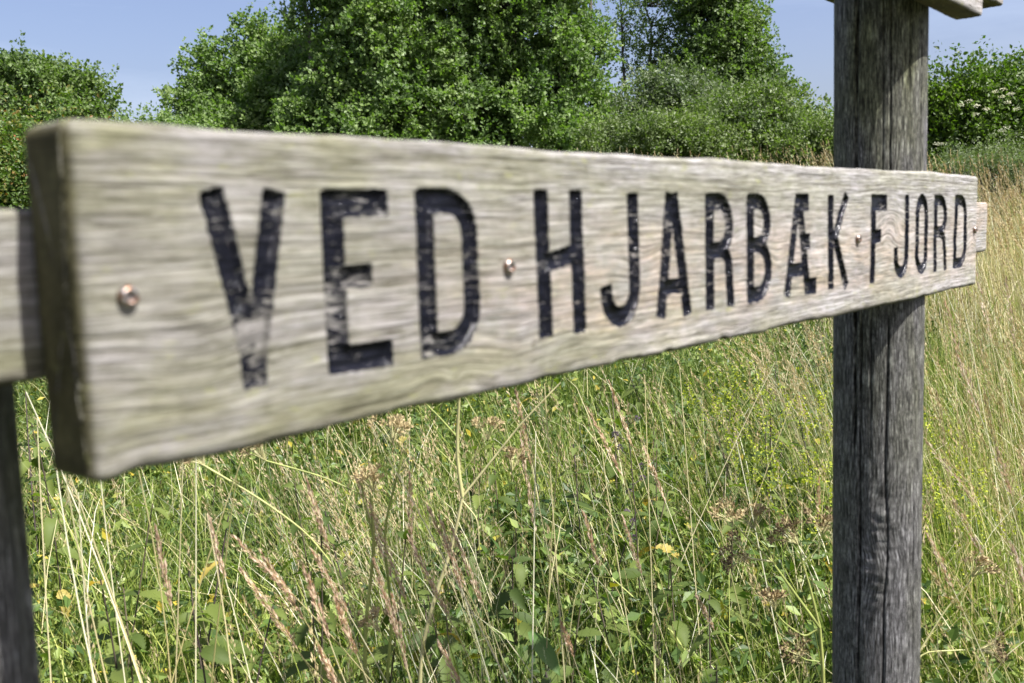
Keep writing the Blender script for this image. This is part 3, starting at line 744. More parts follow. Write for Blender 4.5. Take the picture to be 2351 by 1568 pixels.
# centre trees, running out of the top
foliage_tree('alder_tree', 'tall leafy alder at the centre left of the clump, running out of the top', 'tree', (at(820, 400, 19.3)[0], 19.3),
    [blob(805, 65, 19.3, 65, 100), blob(870, 100, 19.3, 140, 150), blob(840, -70, 19.3, 125, 100), blob(900, 240, 19.3, 150, 90), blob(760, 260, 19.3, 110, 60), blob(752, 30, 19.3, 28, 45), blob(840, 340, 19.3, 190, 60)],
    M_alder, 520, 12, 17, 0.078, seed=4, trunk_r=0.12, trunks=((0, 0), (0.5, 0.1), (-0.5, 0)), extra=[W(668, 20, 19.3), W(665, 45, 19.3), W(680, 5, 19.3)])
foliage_tree('alder_tree', 'largest dense alder right of the clump\'s middle, dark and full to its foot', 'tree', (at(1180, 400, D1)[0], D1),
    [blob(1060, 60, D1, 140, 140), blob(1210, 60, D1, 150, 140), blob(1180, -90, D1, 190, 120), blob(1080, 230, D1, 170, 110), blob(1260, 200, D1, 140, 110), blob(1325, 110, D1, 50, 70), blob(1350, 260, D1, 65, 55), blob(1200, 330, D1, 260, 70), blob(960, 30, D1, 80, 100)],
    M_alder, 720, 12, 17, 0.076, seed=5, trunk_r=0.13, trunks=((0, 0), (0.6, 0.1), (-0.6, 0.0), (0.9, 0.3)), extra=[W(1385, 60, D1), W(1395, 90, D1), W(1420, 200, D1), W(1440, 250, D1)])
# thin see-through tree
foliage_tree('birch_tree', 'thin airy tree with sky showing through, right of the dense clump', 'tree', (at(1495, 400, 24)[0], 24),
    [blob(1500, 30, 24, 80, 90), blob(1500, -60, 24, 95, 60), blob(1480, 140, 24, 60, 70), blob(1425, 70, 24, 28, 80), blob(1540, 120, 24, 45, 60)], M_alder2, 115, 7, 15, 0.062, seed=6, trunk_r=0.06, clump=0.26, trunks=((0, 0), (-0.35, 0)))
foliage_tree('alder_tree', 'tall dark tree right of the airy one, its edge stepping down towards the far post', 'tree', (at(1640, 400, 23)[0], 23),
    [blob(1645, 40, 23, 75, 85), blob(1640, -60, 23, 75, 70), blob(1680, 130, 23, 70, 55), blob(1640, 160, 23, 90, 60), blob(1700, 70, 23, 35, 45), blob(1735, 205, 23, 65, 32), blob(1660, 250, 23, 110, 70)],
    M_alder2, 420, 12, 16, 0.074, seed=7, trunk_r=0.10, trunks=((0, 0), (0.2, 0)), upb=0.2, extra=[W(1760, 95, 23), W(1772, 130, 23), W(1765, 160, 23), W(1745, 60, 23), W(1730, 35, 23), W(1838, 195, 23), W(1815, 200, 23), W(1790, 195, 23)])
# willow bushes below
foliage_tree('willow_bush', 'rounded grey green willow bush below the airy tree', 'bush', (at(1530, 400, 17)[0], 17),
    [blob(1530, 250, 17, 80, 50), blob(1465, 310, 17, 42, 42), blob(1600, 260, 17, 50, 42), blob(1540, 330, 17, 105, 50)], M_willow, 260, 12, 16, 0.064, 0.5, 0.32, seed=8, trunk_r=0.04, trunks=((0, 0), (0.3, 0), (-0.3, 0)), clump=0.17, extra=[W(1500, 172, 17), W(1530, 165, 17), W(1560, 178, 17), W(1450, 215, 17), W(1590, 190, 17)])
foliage_tree('willow_bush', 'wide light green willow bush sloping down behind the far post', 'bush', (at(1740, 400, 16)[0], 16),
    [blob(1720, 285, 16, 75, 45), blob(1655, 310, 16, 65, 50), blob(1815, 325, 16, 60, 42), blob(1750, 365, 16, 160, 45), blob(1780, 262, 16, 35, 28)], M_bush, 360, 12, 16, 0.064, 0.55, 0.32, seed=9, trunk_r=0.04, trunks=((0, 0), (0.3, 0), (-0.3, 0)), clump=0.17, extra=[W(1690, 245, 16), W(1720, 232, 16), W(1760, 230, 16), W(1800, 225, 16), W(1840, 262, 16), W(1650, 255, 16)])
foliage_tree('willow_bush', 'small yellowish green bush with a flat top just left of the far post', 'bush', (at(1900, 420, 15)[0], 15),
    [blob(1900, 325, 15, 45, 38), blob(1860, 360, 15, 65, 35), blob(1950, 330, 15, 55, 45), blob(2010, 335, 15, 55, 42)], M_bush, 130, 12, 16, 0.052, 0.55, 0.24, seed=10, trunk_r=0.03, clump=0.13)
foliage_tree('willow_bush', 'bright green low bush standing in front of the willows', 'bush', (at(1480, 400, 15)[0], 15),
    [blob(1490, 330, 15, 90, 40), blob(1400, 345, 15, 60, 30), blob(1590, 335, 15, 70, 40)], M_bush, 170, 12, 16, 0.052, 0.55, 0.24, seed=11, trunk_r=0.03, clump=0.13)
# right side thorn bush with white blossom
rb, nod = foliage_tree('elder_bush', 'dark green bush dotted with white blossom, right of the far post', 'bush', (at(2260, 420, 11)[0], 11),
    [blob(2205, 260, 11, 75, 55), blob(2310, 265, 11, 80, 55), blob(2400, 250, 11, 70, 75), blob(2280, 330, 11, 160, 62), blob(2150, 300, 11, 45, 50)], M_thorn, 330, 12, 18, 0.050, 0.65, 0.3, seed=12, trunk_r=0.05, trunks=((0, 0), (0.3, 0), (-0.3, 0)), clump=0.13,
    extra=[W(2285, 145, 11), W(2290, 165, 11), W(2296, 185, 11), W(2300, 205, 11), W(2190, 210, 11), W(2350, 215, 11)])
r_ = np.random.default_rng(5)
for px, py in ((2285, 210), (2303, 205), (2298, 222), (2243, 243), (2225, 232), (2205, 240), (2265, 250), (2240, 262), (2312, 235), (2335, 250), (2300, 300), (2312, 292), (2150, 330), (2165, 330), (2320, 215)):
    b = Bag(); m = 36
    d = rnd_dirs(m, r_) * [0.032, 0.032, 0.012]
    leaf_quads(b, d, rnd_dirs(m, r_), norm(rnd_dirs(m, r_) * 0.4 + [0, 0, 1]), np.full(m, 0.013), 1.0, r_.random(m))
    p = at(px, py, 9.95)
    link('blossom', b.mesh('blossom', M_white), rb, p - np.array(rb.location))
foliage_tree('sage_shrub', 'low greyish thicket at the foot of the blossoming bush', 'shrub', (at(2300, 420, 9.5)[0], 9.5),
    [blob(2250, 392, 9.5, 70, 14), blob(2350, 385, 9.5, 80, 18), blob(2190, 392, 9.5, 45, 12)], M_willow, 90, 10, 16, 0.03, 0.3, 0.22, seed=13, trunk_r=0.015, clump=0.08)
# rose bush at the left, seen between post and board
foliage_tree('rose_bush', 'rose bush with red tinged leaves behind the board\'s near end at the left edge', 'bush', (at(60, 480, 7)[0], 7),
    [blob(0, 400, 7, 50, 85), blob(40, 490, 7, 90, 90), blob(-80, 400, 7, 90, 80), blob(130, 430, 7, 90, 70)], M_rose, 300, 10, 14, 0.030, 0.6, 0.22, seed=14, trunk_r=0.02, trunks=((0, 0), (0.2, 0), (-0.2, 0)), clump=0.10,
    extra=[W(90, 248, 7), W(130, 240, 7), W(160, 245, 7), W(60, 262, 7), W(195, 252, 7)])

# ------------------------------------------------------------------ meadow
def blades(bag, x, y, h, w, lean, az, rnd, seg=3, curl=0.5, face=None, z=None, r=rng):
    n = len(x); z0 = ground_z(x, y) if z is None else z
    t = np.linspace(0, 1, seg + 1)
    d = np.stack([np.cos(az), np.sin(az), 0 * az], -1)
    base = np.stack([x, y, z0], -1)
    f = (lean[:, None] * (t[None] * (1 - curl) + curl * t[None] ** 2))
    zz = np.sqrt(np.maximum(1 - f ** 2, 0.05)) * t[None]
    c = base[:, None] + h[:, None, None] * (f[..., None] * d[:, None] + zz[..., None] * np.array([0, 0, 1.0]))
    fa = r.random(n) * 2 * math.pi if face is None else face
    s = np.stack([np.cos(fa), np.sin(fa), 0 * fa], -1)
    wt = w[:, None] * (1 - t[None, :-1] ** 2.2 * 0.75)
    L = c[:, :-1] - s[:, None] * wt[..., None] / 2; Rr = c[:, :-1] + s[:, None] * wt[..., None] / 2
    v = np.concatenate([np.stack([L, Rr], 2).reshape(n, -1, 3), c[:, -1:]], 1)
    k = 2 * seg + 1; fs = []
    for j in range(seg - 1):
        a = 2 * j; fs += [[a, a + 1, a + 3], [a, a + 3, a + 2]]
    fs.append([2 * seg - 2, 2 * seg - 1, 2 * seg])
    fs = np.array(fs); F = (np.arange(n)[:, None, None] * k + fs[None]).reshape(-1, 3)
    bag.add(v.reshape(-1, 3), F, np.repeat(rnd, k))
    return c

def wedge(n, y0, y1, r, marg=0.25, pw=1.0):
    """points on the ground in the view's wedge, with a margin either side"""
    y = np.sqrt(y0 ** 2 + (y1 ** 2 - y0 ** 2) * r.random(n) ** pw)
    hw = y * 0.56 + marg
    return (r.random(n) * 2 - 1) * hw + 0.0 * y, y

def dry(x, y):
    """0..1: how straw-like the meadow is (dry on the right and far away)"""
    a = x / np.maximum(y, 0.5)
    return np.clip((a - 0.30) * 4, 0, 1) * np.clip((y - 1.7) / 1.2, 0, 1) * 0.9 + np.clip((y - 5) / 4, 0, 1) * 0.5

# green grass
bag = Bag(); r = np.random.default_rng(21)
x, y = wedge(44000, 0.9, 6.0, r)
pt = vnoise(x * 2.2, y * 2.2, 3)
h = (0.30 + 0.42 * r.random(len(x))) * (0.62 + 0.6 * pt)
dr = dry(x, y)
rn = np.clip(r.random(len(x)) * 0.64 + dr * 0.60 * r.random(len(x)) + (r.random(len(x)) < 0.07) * 0.4, 0, 1)
blades(bag, x, y, h, 0.0022 + 0.0040 * r.random(len(x)) ** 2, 0.1 + 0.75 * r.random(len(x)) ** 1.5, r.random(len(x)) * 6.283, rn, 4, 0.8, r=r)
for wdth, n_ in ((0.0050, 1500), (0.0035, 3200)):
    x, y = wedge(n_, 1.3, 4.5, r)
    kk = vnoise(x * 2.1, y * 1.6, 77) > 0.42; x, y = x[kk], y[kk]
    blades(bag, x, y, 0.45 + 0.40 * r.random(len(x)), wdth * (0.7 + 0.6 * r.random(len(x))), 0.15 + 0.6 * r.random(len(x)), math.pi + r.normal(scale=1.2, size=len(x)), 0.30 + 0.42 * r.random(len(x)), 5, 0.85, r=r)
x, y = wedge(36000, 6.0, 17.5, r, 2.0)
dr = dry(x, y)
blades(bag, x, y, 0.35 + 0.45 * r.random(len(x)), 0.006 + 0.006 * r.random(len(x)), 0.1 + 0.55 * r.random(len(x)), r.random(len(x)) * 6.283,
       np.clip(r.random(len(x)) * 0.6 + dr * 0.72 * r.random(len(x)), 0, 1), 3, 0.7, r=r)
x = r.random(7000) * 16 - 8; y = r.random(7000) * 9 - 4.5
ok = (y < 0.9) | (np.abs(x) > y * 0.56 + 0.25); ok &= ~((np.abs(x) < 0.45) & (np.abs(y) < 0.5))
x, y = x[ok], y[ok]
blades(bag, x, y, 0.25 + 0.3 * r.random(len(x)), 0.005 + 0.006 * r.random(len(x)), 0.1 + 0.6 * r.random(len(x)), r.random(len(x)) * 6.283, r.random(len(x)) * 0.8, 3, 0.7, r=r)
link('meadow_grass', bag.mesh('meadow_grass', M_grass), None, kind='stuff', label='green and yellowing grass blades of the meadow', category='grass')

# small leafy herbs between the blades
bag = Bag(); r = np.random.default_rng(22)
x, y = wedge(95000, 1.0, 6.5, r, 0.25, 1.15)
zz = ground_z(x, y) + 0.05 + 0.50 * r.random(len(x)) ** 0.75 * (0.7 + 0.5 * vnoise(x * 3, y * 3, 8)) * (1 - 0.55 * np.clip(dry(x, y), 0, 1))
pos = np.stack([x, y, zz], -1)
cl = np.where(r.random(len(x)) < 0.955, r.random(len(x)) * 0.84, 0.86 + 0.14 * r.random(len(x)))
leaf_quads(bag, pos, norm(rnd_dirs(len(x), r) + [0, 0, 0.1]), norm(rnd_dirs(len(x), r) * 0.75 + SUN * 0.9), 0.013 + 0.040 * r.random(len(x)) ** 2, 0.50, cl)
x, y = wedge(22000, 6.5, 15, r, 1.5)
zz = ground_z(x, y) + 0.05 + 0.35 * r.random(len(x)); cl = r.random(len(x)) * 0.85
leaf_quads(bag, np.stack([x, y, zz], -1), rnd_dirs(len(x), r), norm(rnd_dirs(len(x), r) * 0.8 + [0, 0, 0.8]), 0.03 + 0.04 * r.random(len(x)), 0.5, cl)
link('ground_cover', bag.mesh('ground_cover', M_herb), None, kind='stuff', label='small leafy herbs filling the meadow between the grass', category='herbs')

# bare straw stems, beyond counting
def seed_heads(bag, tip, dirv, length, rad, k, spk, r, rnd0=0.0, rnd1=1.0):
    """k spikelets along each head; tip: (n,3) end, dirv: (n,3) direction towards the tip"""
    n = len(tip); t = (np.arange(k)[None] + r.random((n, k))) / k
    env = np.sin(np.clip(t * 0.92 + 0.08, 0, 1) * math.pi) ** 0.6
    off = rnd_dirs(n * k, r).reshape(n, k, 3) * (rad[:, None] * env)[..., None]
    pos = tip[:, None] - dirv[:, None] * (length[:, None] * (1 - t))[..., None] + off
    ax = norm(dirv[:, None] * 4.0 + off / (rad[:, None, None] + 1e-6) * 0.9 + r.normal(scale=0.25, size=off.shape)).reshape(-1, 3)
    nr = rnd_dirs(n * k, r)
    leaf_quads(bag, pos.reshape(-1, 3), ax, nr, spk * (0.9 + 0.8 * r.random(n * k)), 0.24, rnd0 + (rnd1 - rnd0) * r.random(n * k))

bag, hb = Bag(), Bag(); r = np.random.default_rng(23)
def straw_field(n, y0, y1, hmin, hmax, wd, k, spk, marg, dens, face0=None):
    x, y = wedge(n, y0, y1, r, marg)
    cl_ = np.clip((vnoise(x * 2.6 + 3, y * 1.7, 61) - 0.35) * 3.2, 0.12, 1)
    keep = r.random(len(x)) < dens(x, y) * np.maximum(cl_, dry(x, y))
    x, y = x[keep], y[keep]; n = len(x)
    h = hmin + (hmax - hmin) * r.random(n)
    az = math.pi * 0.85 + r.normal(scale=0.9, size=n)
    c = blades(bag, x, y, h, np.full(n, wd), 0.05 + 0.40 * r.random(n), az, r.random(n), 4, 0.6, r=r)
    d = norm(c[:, -1] - c[:, -2])
    hd = r.random(n) < 0.8
    seed_heads(hb, (c[:, -1] + d * 0.01)[hd], d[hd], (0.07 + 0.09 * r.random(n))[hd], np.full(hd.sum(), 0.0045), k, spk, r)
straw_field(2000, 1.3, 3.6, 0.50, 0.85, 0.0022, 26, 0.0085, 0.2, lambda x, y: 0.40 + 0.60 * dry(x, y))
straw_field(4500, 3.0, 8.0, 0.55, 0.95, 0.0030, 16, 0.012, 0.4, lambda x, y: 0.22 + 0.8 * dry(x, y))
straw_field(13000, 7.5, 16.5, 0.6, 1.0, 0.0060, 8, 0.024, 1.5, lambda x, y: 0.35 + 0.65 * dry(x, y))
straw_field(6000, 6.3, 9.2, 0.85, 1.20, 0.0040, 16, 0.018, 0.4, lambda x, y: (x / y > 0.36) * 1.0)
straw_field(5200, 1.8, 6.0, 0.65, 1.05, 0.0024, 22, 0.010, 0.3, lambda x, y: dry(x, y) ** 1.2)
for px_, py_, dd_, n_ in ((930, 1040, 2.6, 55), (860, 1130, 2.3, 40), (1010, 1180, 2.2, 30), (760, 1010, 2.7, 40), (1300, 930, 3.0, 40), (1560, 860, 3.4, 45), (1850, 740, 3.8, 120), (1890, 800, 3.4, 60)):
    q = at(px_, py_, dd_)
    x = q[0] + r.normal(scale=0.10, size=n_); y = q[1] + r.normal(scale=0.14, size=n_); gz_ = ground_z(x, y)
    h = np.clip((q[2] - gz_) * (0.8 + 0.35 * r.random(n_)), 0.25, 1.2)
    c = blades(bag, x + 0.15 * h, y, h, np.full(n_, 0.0018), 0.10 + 0.42 * r.random(n_), math.pi + r.normal(scale=0.8, size=n_), r.random(n_), 4, 0.6, r=r)
    d = norm(c[:, -1] - c[:, -2])
    seed_heads(hb, c[:, -1] + d * 0.01, d, 0.07 + 0.07 * r.random(n_), np.full(n_, 0.006), 26, 0.009, r, 0.4, 1.0)
link('dry_grass', bag.mesh('dry_grass', M_straw), None, kind='stuff', label='straw coloured dry grass stems standing all over the meadow', category='dry grass')
link('dry_seed_heads', hb.mesh('dry_seed_heads', M_tan), None, kind='stuff', label='pale seed heads on the dry grass across the meadow', category='seed heads')

r = np.random.default_rng(29)
bag = Bag()
for n_, y0, y1, wd in ((1700, 1.3, 4.0, 0.0020), (1500, 3.8, 8.0, 0.0032)):
    x, y = wedge(n_, y0, y1, r)
    z = ground_z(x, y) + 0.12 + 0.42 * r.random(n_)
    blades(bag, x, y, 0.12 + 0.30 * r.random(n_), np.full(n_, wd), 0.55 + 0.42 * r.random(n_), r.random(n_) * 6.283, r.random(n_), 3, 0.3, z=z, r=r)
link('fallen_straw', bag.mesh('fallen_straw', M_straw), None, kind='stuff', label='broken and leaning dry stems caught between the green plants', category='straw')

# yellow-green bedstraw clouds, left of the far post
bag = Bag(); r = np.random.default_rng(24)
cs = np.array([at(px, py, d) for px, py, d in [(1700, 900, 3.3), (1760, 960, 3.0), (1650, 960, 3.2), (1820, 1010, 2.9), (1860, 940, 3.0), (1780, 1060, 2.7), (1700, 1050, 2.8), (1880, 1100, 2.6), (1850, 1160, 2.6), (2160, 1040, 2.9), (2200, 1120, 2.8), (2150, 1180, 2.6), (2290, 1170, 2.6), (1590, 960, 3.4), (1740, 1160, 2.5), (1900, 1000, 2.8), (2240, 1250, 2.5)]])
m = 260
for c in cs:
    nst = 6
    for s_ in range(nst):
        b0 = c + r.normal(scale=[0.05, 0.06, 0.03]); dv = norm(r.normal(size=3) * 0.5 + [0, 0, 1.0])
        tt_ = r.random(26)
        p = b0 + dv * (tt_[:, None] * 0.13) + r.normal(scale=0.006, size=(26, 3))
        leaf_quads(bag, p, rnd_dirs(26, r), rnd_dirs(26, r), 0.005 + 0.004 * r.random(26), 0.9, r.random(26))
link('bedstraw', bag.mesh('bedstraw', M_bedst), None, kind='stuff', label='yellow green bedstraw flowering among the grass near the far post', category='bedstraw')

# nettles: stem and opposite toothed leaves, each leaf an object
def nettle_leaf(droop, L=1.0):
    k = 9; v = []; 
    for i in range(k + 1):
        t = i / k
        wdt = 0.225 * math.sin(min(1, (t * 0.97 + 0.03)) * math.pi) ** 0.75 * (1 - 0.45 * t) * 1.25
        zc = -droop * t * t + (0.022 if i % 2 else 0); x_ = t * (1 - 0.25 * droop * t)
        for sgn in (-1, 1):
            v.append((x_, sgn * wdt * 0.86, zc + wdt * 0.28)); v.append((x_ + 0.055, sgn * (wdt + 0.03 * (i < k)), zc + wdt * 0.30 - 0.008))
        v.append((x_, 0, zc - 0.02))
    f = []
    for i in range(k):
        a, b = 5 * i, 5 * (i + 1)
        f += [[a + 4, b + 4, b + 0], [a + 4, b + 0, a + 0], [a + 0, b + 0, a + 1], [a + 4, a + 2, b + 2], [a + 4, b + 2, b + 4], [a + 2, a + 3, b + 2]]
    bg_ = Bag(); bg_.add(v, f, 0.5); return bg_
leaf_meshes = []
for dr_ in (0.15, 0.4, 0.65, 0.95):
    for rv in (0.1, 0.5, 0.95):
        b = nettle_leaf(dr_); b.r = [np.full(len(b.v[0]), rv)]
        leaf_meshes.append(b.mesh('nettle_leaf', M_nettle, True))
yl = nettle_leaf(0.7); yl.r = [np.full(len(yl.v[0]), 0.6)]
yellow_leaf = yl.mesh('yellow_leaf', M_yellow, True)
stem_meshes = []
for k in range(4):
    b = Bag(); rr_ = np.random.default_rng(60 + k)
    pts = curve((0, 0, 0), (rr_.normal() * 0.05, rr_.normal() * 0.05, 1.0), rr_.normal(size=3) * [0.02, 0.02, 0], 8)
    tube(b, pts, np.linspace(0.0030, 0.0016, 8), rr_.random(), 5)
    stem_meshes.append((b.mesh('nettle_stem', M_nstem, True), pts))

def nettle(p, hgt, seed, label='stinging nettle with toothed drooping leaf pairs among the grass', group='nettles in the meadow', pairs=7):
    rr_ = np.random.default_rng(seed)
    root = empty('nettle_plant', p, label, 'nettle', group)
    root.rotation_euler = (rr_.normal() * 0.08, rr_.normal() * 0.08, rr_.random() * 6.28)
    sm, pts = stem_meshes[seed % 4]
    s = link('stem', sm, root); s.scale = (1, 1, hgt)
    for k in range(pairs):
        t = 1 - 0.11 * k - 0.02 * rr_.random()
        if k == 0: t = 0.985
        ip = np.array([np.interp(t, np.linspace(0, 1, 8), pts[:, j]) for j in range(3)]) * [1, 1, hgt]
        a0 = (k % 2) * math.pi / 2 + rr_.normal() * 0.2
        L = (0.034 + 0.014 * min(k, 3)) * (0.85 + 0.35 * rr_.random())
        for sgn in (0, 1):
            me = leaf_meshes[rr_.integers(len(leaf_meshes))]
            yel = rr_.random() < 0.015 + 0.035 * (k > 3)
            lf = link('leaf', yellow_leaf if yel else me, root, ip)
            if yel: lf['label'] = 'yellowed leaf'
            lf.rotation_euler = (rr_.normal() * 0.25, -0.35 + 0.18 * k + rr_.normal() * 0.2, a0 + sgn * math.pi)
            lf.scale = (L * 1.25, L * 1.25, L)
    return root

r = np.random.default_rng(25)
spots = []
# named spots seen in the picture: (px, py) of the plant's tip
for px, py, d in [(660, 1185, 2.0), (790, 1200, 2.1), (780, 1085, 2.4), (330, 1200, 2.0), (250, 1290, 1.85), (140, 1180, 2.0), (100, 1330, 1.8), (420, 1330, 1.8), (560, 1290, 1.85), (650, 1330, 1.8), (300, 1390, 1.7),
                  (1735, 930, 3.2), (1650, 1010, 3.0), (1530, 1010, 3.0), (1800, 985, 3.0), (1900, 965, 3.1), (1400, 905, 3.4), (1250, 960, 3.2), (1180, 1000, 3.0), (1320, 1010, 3.0), (1430, 985, 3.1), (1100, 1070, 2.7), (1010, 1030, 2.9),
                  (1340, 1190, 2.4), (1240, 1240, 2.3), (1330, 1390, 1.95), (1150, 1330, 2.0), (1560, 1480, 1.8), (1700, 1380, 1.9), (1590, 1180, 2.4), (200, 930, 3.2), (70, 910, 3.0), (80, 1010, 2.6), (90, 1110, 2.3), (1180, 1180, 2.4), (900, 1160, 2.4), (1460, 1290, 2.2), (1620, 1290, 2.2), (1000, 1450, 1.8), (480, 1450, 1.7), (200, 1460, 1.65), (1450, 1140, 2.6)]:
    spots.append(at(px, py, d))
x, y = wedge(120, 1.6, 5.0, r)
for a_, b_ in zip(x, y):
    if dry(np.array([a_]), np.array([b_]))[0] < 0.3:
        spots.append(np.array([a_, b_, ground_z(a_, b_) + 0.42 + 0.25 * r.random()]))
for k, p in enumerate(spots):
    gz = float(ground_z(p[0], p[1])); hgt = max(0.25, min(0.95, p[2] - gz))
    nettle((p[0], p[1], p[2] - hgt), hgt, 300 + k)

# tall grass stalks that can be told apart: (tip px, tip py, tip depth, foot px, foot py, foot depth, head length)
def grass_stalk(tip, foot, head, seed, mat, label, group, rad=0.0055, k=64, stem_r=0.0011, spk=0.0085):
    rr_ = np.random.default_rng(seed)
    tip, foot = np.array(tip), np.array(foot)
    gz = float(ground_z(foot[0], foot[1])); 
    root = empty('grass_stalk', (foot[0], foot[1], gz), label, 'grass stalk', group); o = np.array([foot[0], foot[1], gz])
    side = norm(np.cross(tip - o, rr_.normal(size=3)))
    pts = curve(o, tip, side * 0.05 * np.linalg.norm(tip - o) * rr_.normal() * 0.5 + np.array([0, 0, 0.03]), 12)
    b = Bag(); tube(b, pts - o, np.linspace(stem_r * 1.3, stem_r * 0.6, 12), rr_.random(), 4)
    link('stem', b.mesh('stem', M_straw, True), root)
    if head > 0:
        hb_ = Bag(); d = norm(pts[-1] - pts[-3])
        L = np.array([head]); 
        seed_heads(hb_, (pts[-1] - o)[None], d[None], L, np.array([rad]), k, spk, rr_)
        link('seed_head', hb_.mesh('seed_head', mat), root)
    return root

G1 = 'pinkish grass stalks leaning left in the near meadow'
L1 = 'tall dry grass stalk with a pinkish seed head, leaning left below the board'
near = [(540, 1235, 1.15, 800, 1560, 1.25, .13), (705, 1105, 1.25, 830, 1560, 1.35, .12), (358, 1215, 1.15, 470, 1560, 1.2, .11), (720, 1270, 1.2, 880, 1568, 1.3, .12), (820, 1100, 1.35, 1000, 1560, 1.4, .16),
        (700, 1310, 1.15, 860, 1600, 1.2, .10), (850, 1160, 1.3, 1000, 1568, 1.4, .17), (940, 1090, 1.35, 1060, 1568, 1.45, .12), (985, 1170, 1.3, 1150, 1600, 1.4, .15), (1010, 1190, 1.3, 1130, 1600, 1.4, .13), (1195, 1000, 1.6, 1300, 1560, 1.6, .17),
        (1185, 900, 1.7, 1300, 1500, 1.8, .15), (1350, 940, 1.7, 1500, 1500, 1.7, .14), (1340, 1180, 1.55, 1430, 1568, 1.6, .10), (1400, 880, 1.9, 1560, 1400, 1.9, .14), (1290, 1430, 1.3, 1380, 1640, 1.4, .09), (770, 1380, 1.15, 880, 1600, 1.2, .09), (480, 1190, 1.3, 560, 1560, 1.3, .09), 
        (600, 1270, 1.2, 760, 1590, 1.25, .12), (555, 1310, 1.15, 760, 1600, 1.2, .13), (1430, 1190, 1.6, 1560, 1568, 1.7, .12), (1010, 1480, 1.2, 1090, 1640, 1.25, .08), (735, 1490, 1.1, 830, 1640, 1.15, .08), (900, 1370, 1.2, 1010, 1620, 1.25, .12), (860, 1290, 1.2, 960, 1620, 1.25, .12),
        (1040, 1220, 1.3, 1160, 1600, 1.35, .13), (940, 1240, 1.25, 1110, 1600, 1.3, .13), (1600, 1370, 1.5, 1700, 1600, 1.6, .09), (1880, 1100, 2.0, 1900, 1500, 2.1, .10), (1480, 1030, 1.9, 1640, 1500, 1.9, .12)]
for k, (a, b, c, d, e, f, hl) in enumerate(near):
    c, f, hl = c * 1.3, f * 1.3, hl * 1.25
    t_ = at(a, b, c); f_ = at(d, e, f)
    dirv = (f_ - t_); f0 = t_ + dirv * (t_[2] / max(0.05, -dirv[2])) * 0.9
    f0 = t_ + dirv * min(3.2, (t_[2] / max(0.05, -dirv[2])))
    grass_stalk(t_, f0, hl, 500 + k, M_seed, L1, G1, rad=0.0036, k=110, spk=0.0095)
G2 = 'straw stalks right of the far post'
L2 = 'straw yellow grass stalk with a feathery head, leaning left beside the far post\'s right edge'
for k, (a, b, c, d, e, f, hl) in enumerate([(2125, 1010, 1.9, 2351, 1330, 2.0, .20), (2130, 1230, 1.6, 2260, 1420, 1.7, .14), (2135, 1310, 1.6, 2290, 1560, 1.7, .12), (2170, 690, 2.4, 2290, 1200, 2.4, .2), (2200, 820, 2.2, 2330, 1300, 2.3, .14), (2260, 900, 2.2, 2340, 1330, 2.3, .14),
        (2190, 1150, 1.9, 2400, 1500, 2.0, .16), (2290, 1030, 2.0, 2380, 1400, 2.1, .12), (2180, 560, 3.0, 2270, 1100, 2.9, .2), (2240, 620, 2.8, 2330, 1150, 2.8, .2), (2310, 640, 2.8, 2380, 1150, 2.8, .2), (2150, 900, 2.3, 2230, 1300, 2.3, .14), (2320, 1250, 1.8, 2400, 1500, 1.8, .1), (2160, 480, 3.6, 2200, 1000, 3.5, .2), (2230, 450, 3.8, 2290, 950, 3.6, .22)]):
    t_ = at(a, b, c); f_ = at(d, e, f); dirv = f_ - t_; f0 = t_ + dirv * min(3.2, (t_[2] / max(0.05, -dirv[2])))
    grass_stalk(t_, f0, hl, 600 + k, M_seed if k % 3 < 2 else M_tan, L2, G2, rad=0.005, k=80, spk=0.009)
G3 = 'bare pale straws at the lower left'
L3 = 'thin bare pale straw standing upright among the nettles at the lower left'
for k, (a, b, c, d, e, f) in enumerate([(60, 900, 1.6, 260, 1568, 1.5), (130, 1080, 1.4, 290, 1568, 1.35), (150, 1090, 1.4, 300, 1500, 1.35), (160, 1090, 1.45, 320, 1568, 1.4), (318, 1080, 1.5, 322, 1568, 1.5), (420, 1050, 1.6, 400, 1568, 1.6), (450, 1050, 1.6, 448, 1500, 1.6),
        (560, 1040, 1.7, 430, 1568, 1.6), (475, 1180, 1.45, 490, 1568, 1.45), (180, 1130, 1.5, 240, 1500, 1.5), (230, 1090, 1.6, 300, 1568, 1.6), (545, 1080, 1.6, 500, 1568, 1.6), (85, 960, 1.6, 120, 1500, 1.5), (1250, 880, 1.8, 1300, 1568, 1.7), (1290, 960, 1.9, 1280, 1568, 1.8), (1600, 960, 2.2, 1760, 1568, 1.9),
        (1690, 1010, 2.2, 1800, 1568, 2.0), (1560, 840, 2.4, 1600, 1400, 2.2), (1480, 860, 2.3, 1500, 1450, 2.1), (1230, 990, 1.9, 1220, 1568, 1.8), (1380, 1020, 2.0, 1480, 1568, 1.8), (890, 1050, 1.7, 1130, 1568, 1.6), (1780, 830, 2.6, 1640, 1150, 2.5), (1870, 800, 2.7, 1760, 1150, 2.6)]):
    t_ = at(a, b, c); f_ = at(d, e, f); dirv = f_ - t_; f0 = t_ + dirv * min(3.2, (t_[2] / max(0.05, -dirv[2])))
    lb, gp = (L3, G3) if a < 600 else ('thin bare straw crossing the green growth below the middle of the board', 'bare straws below the middle of the board')
    grass_stalk(t_, f0, 0, 700 + k, M_seed, lb, gp, stem_r=0.0014)

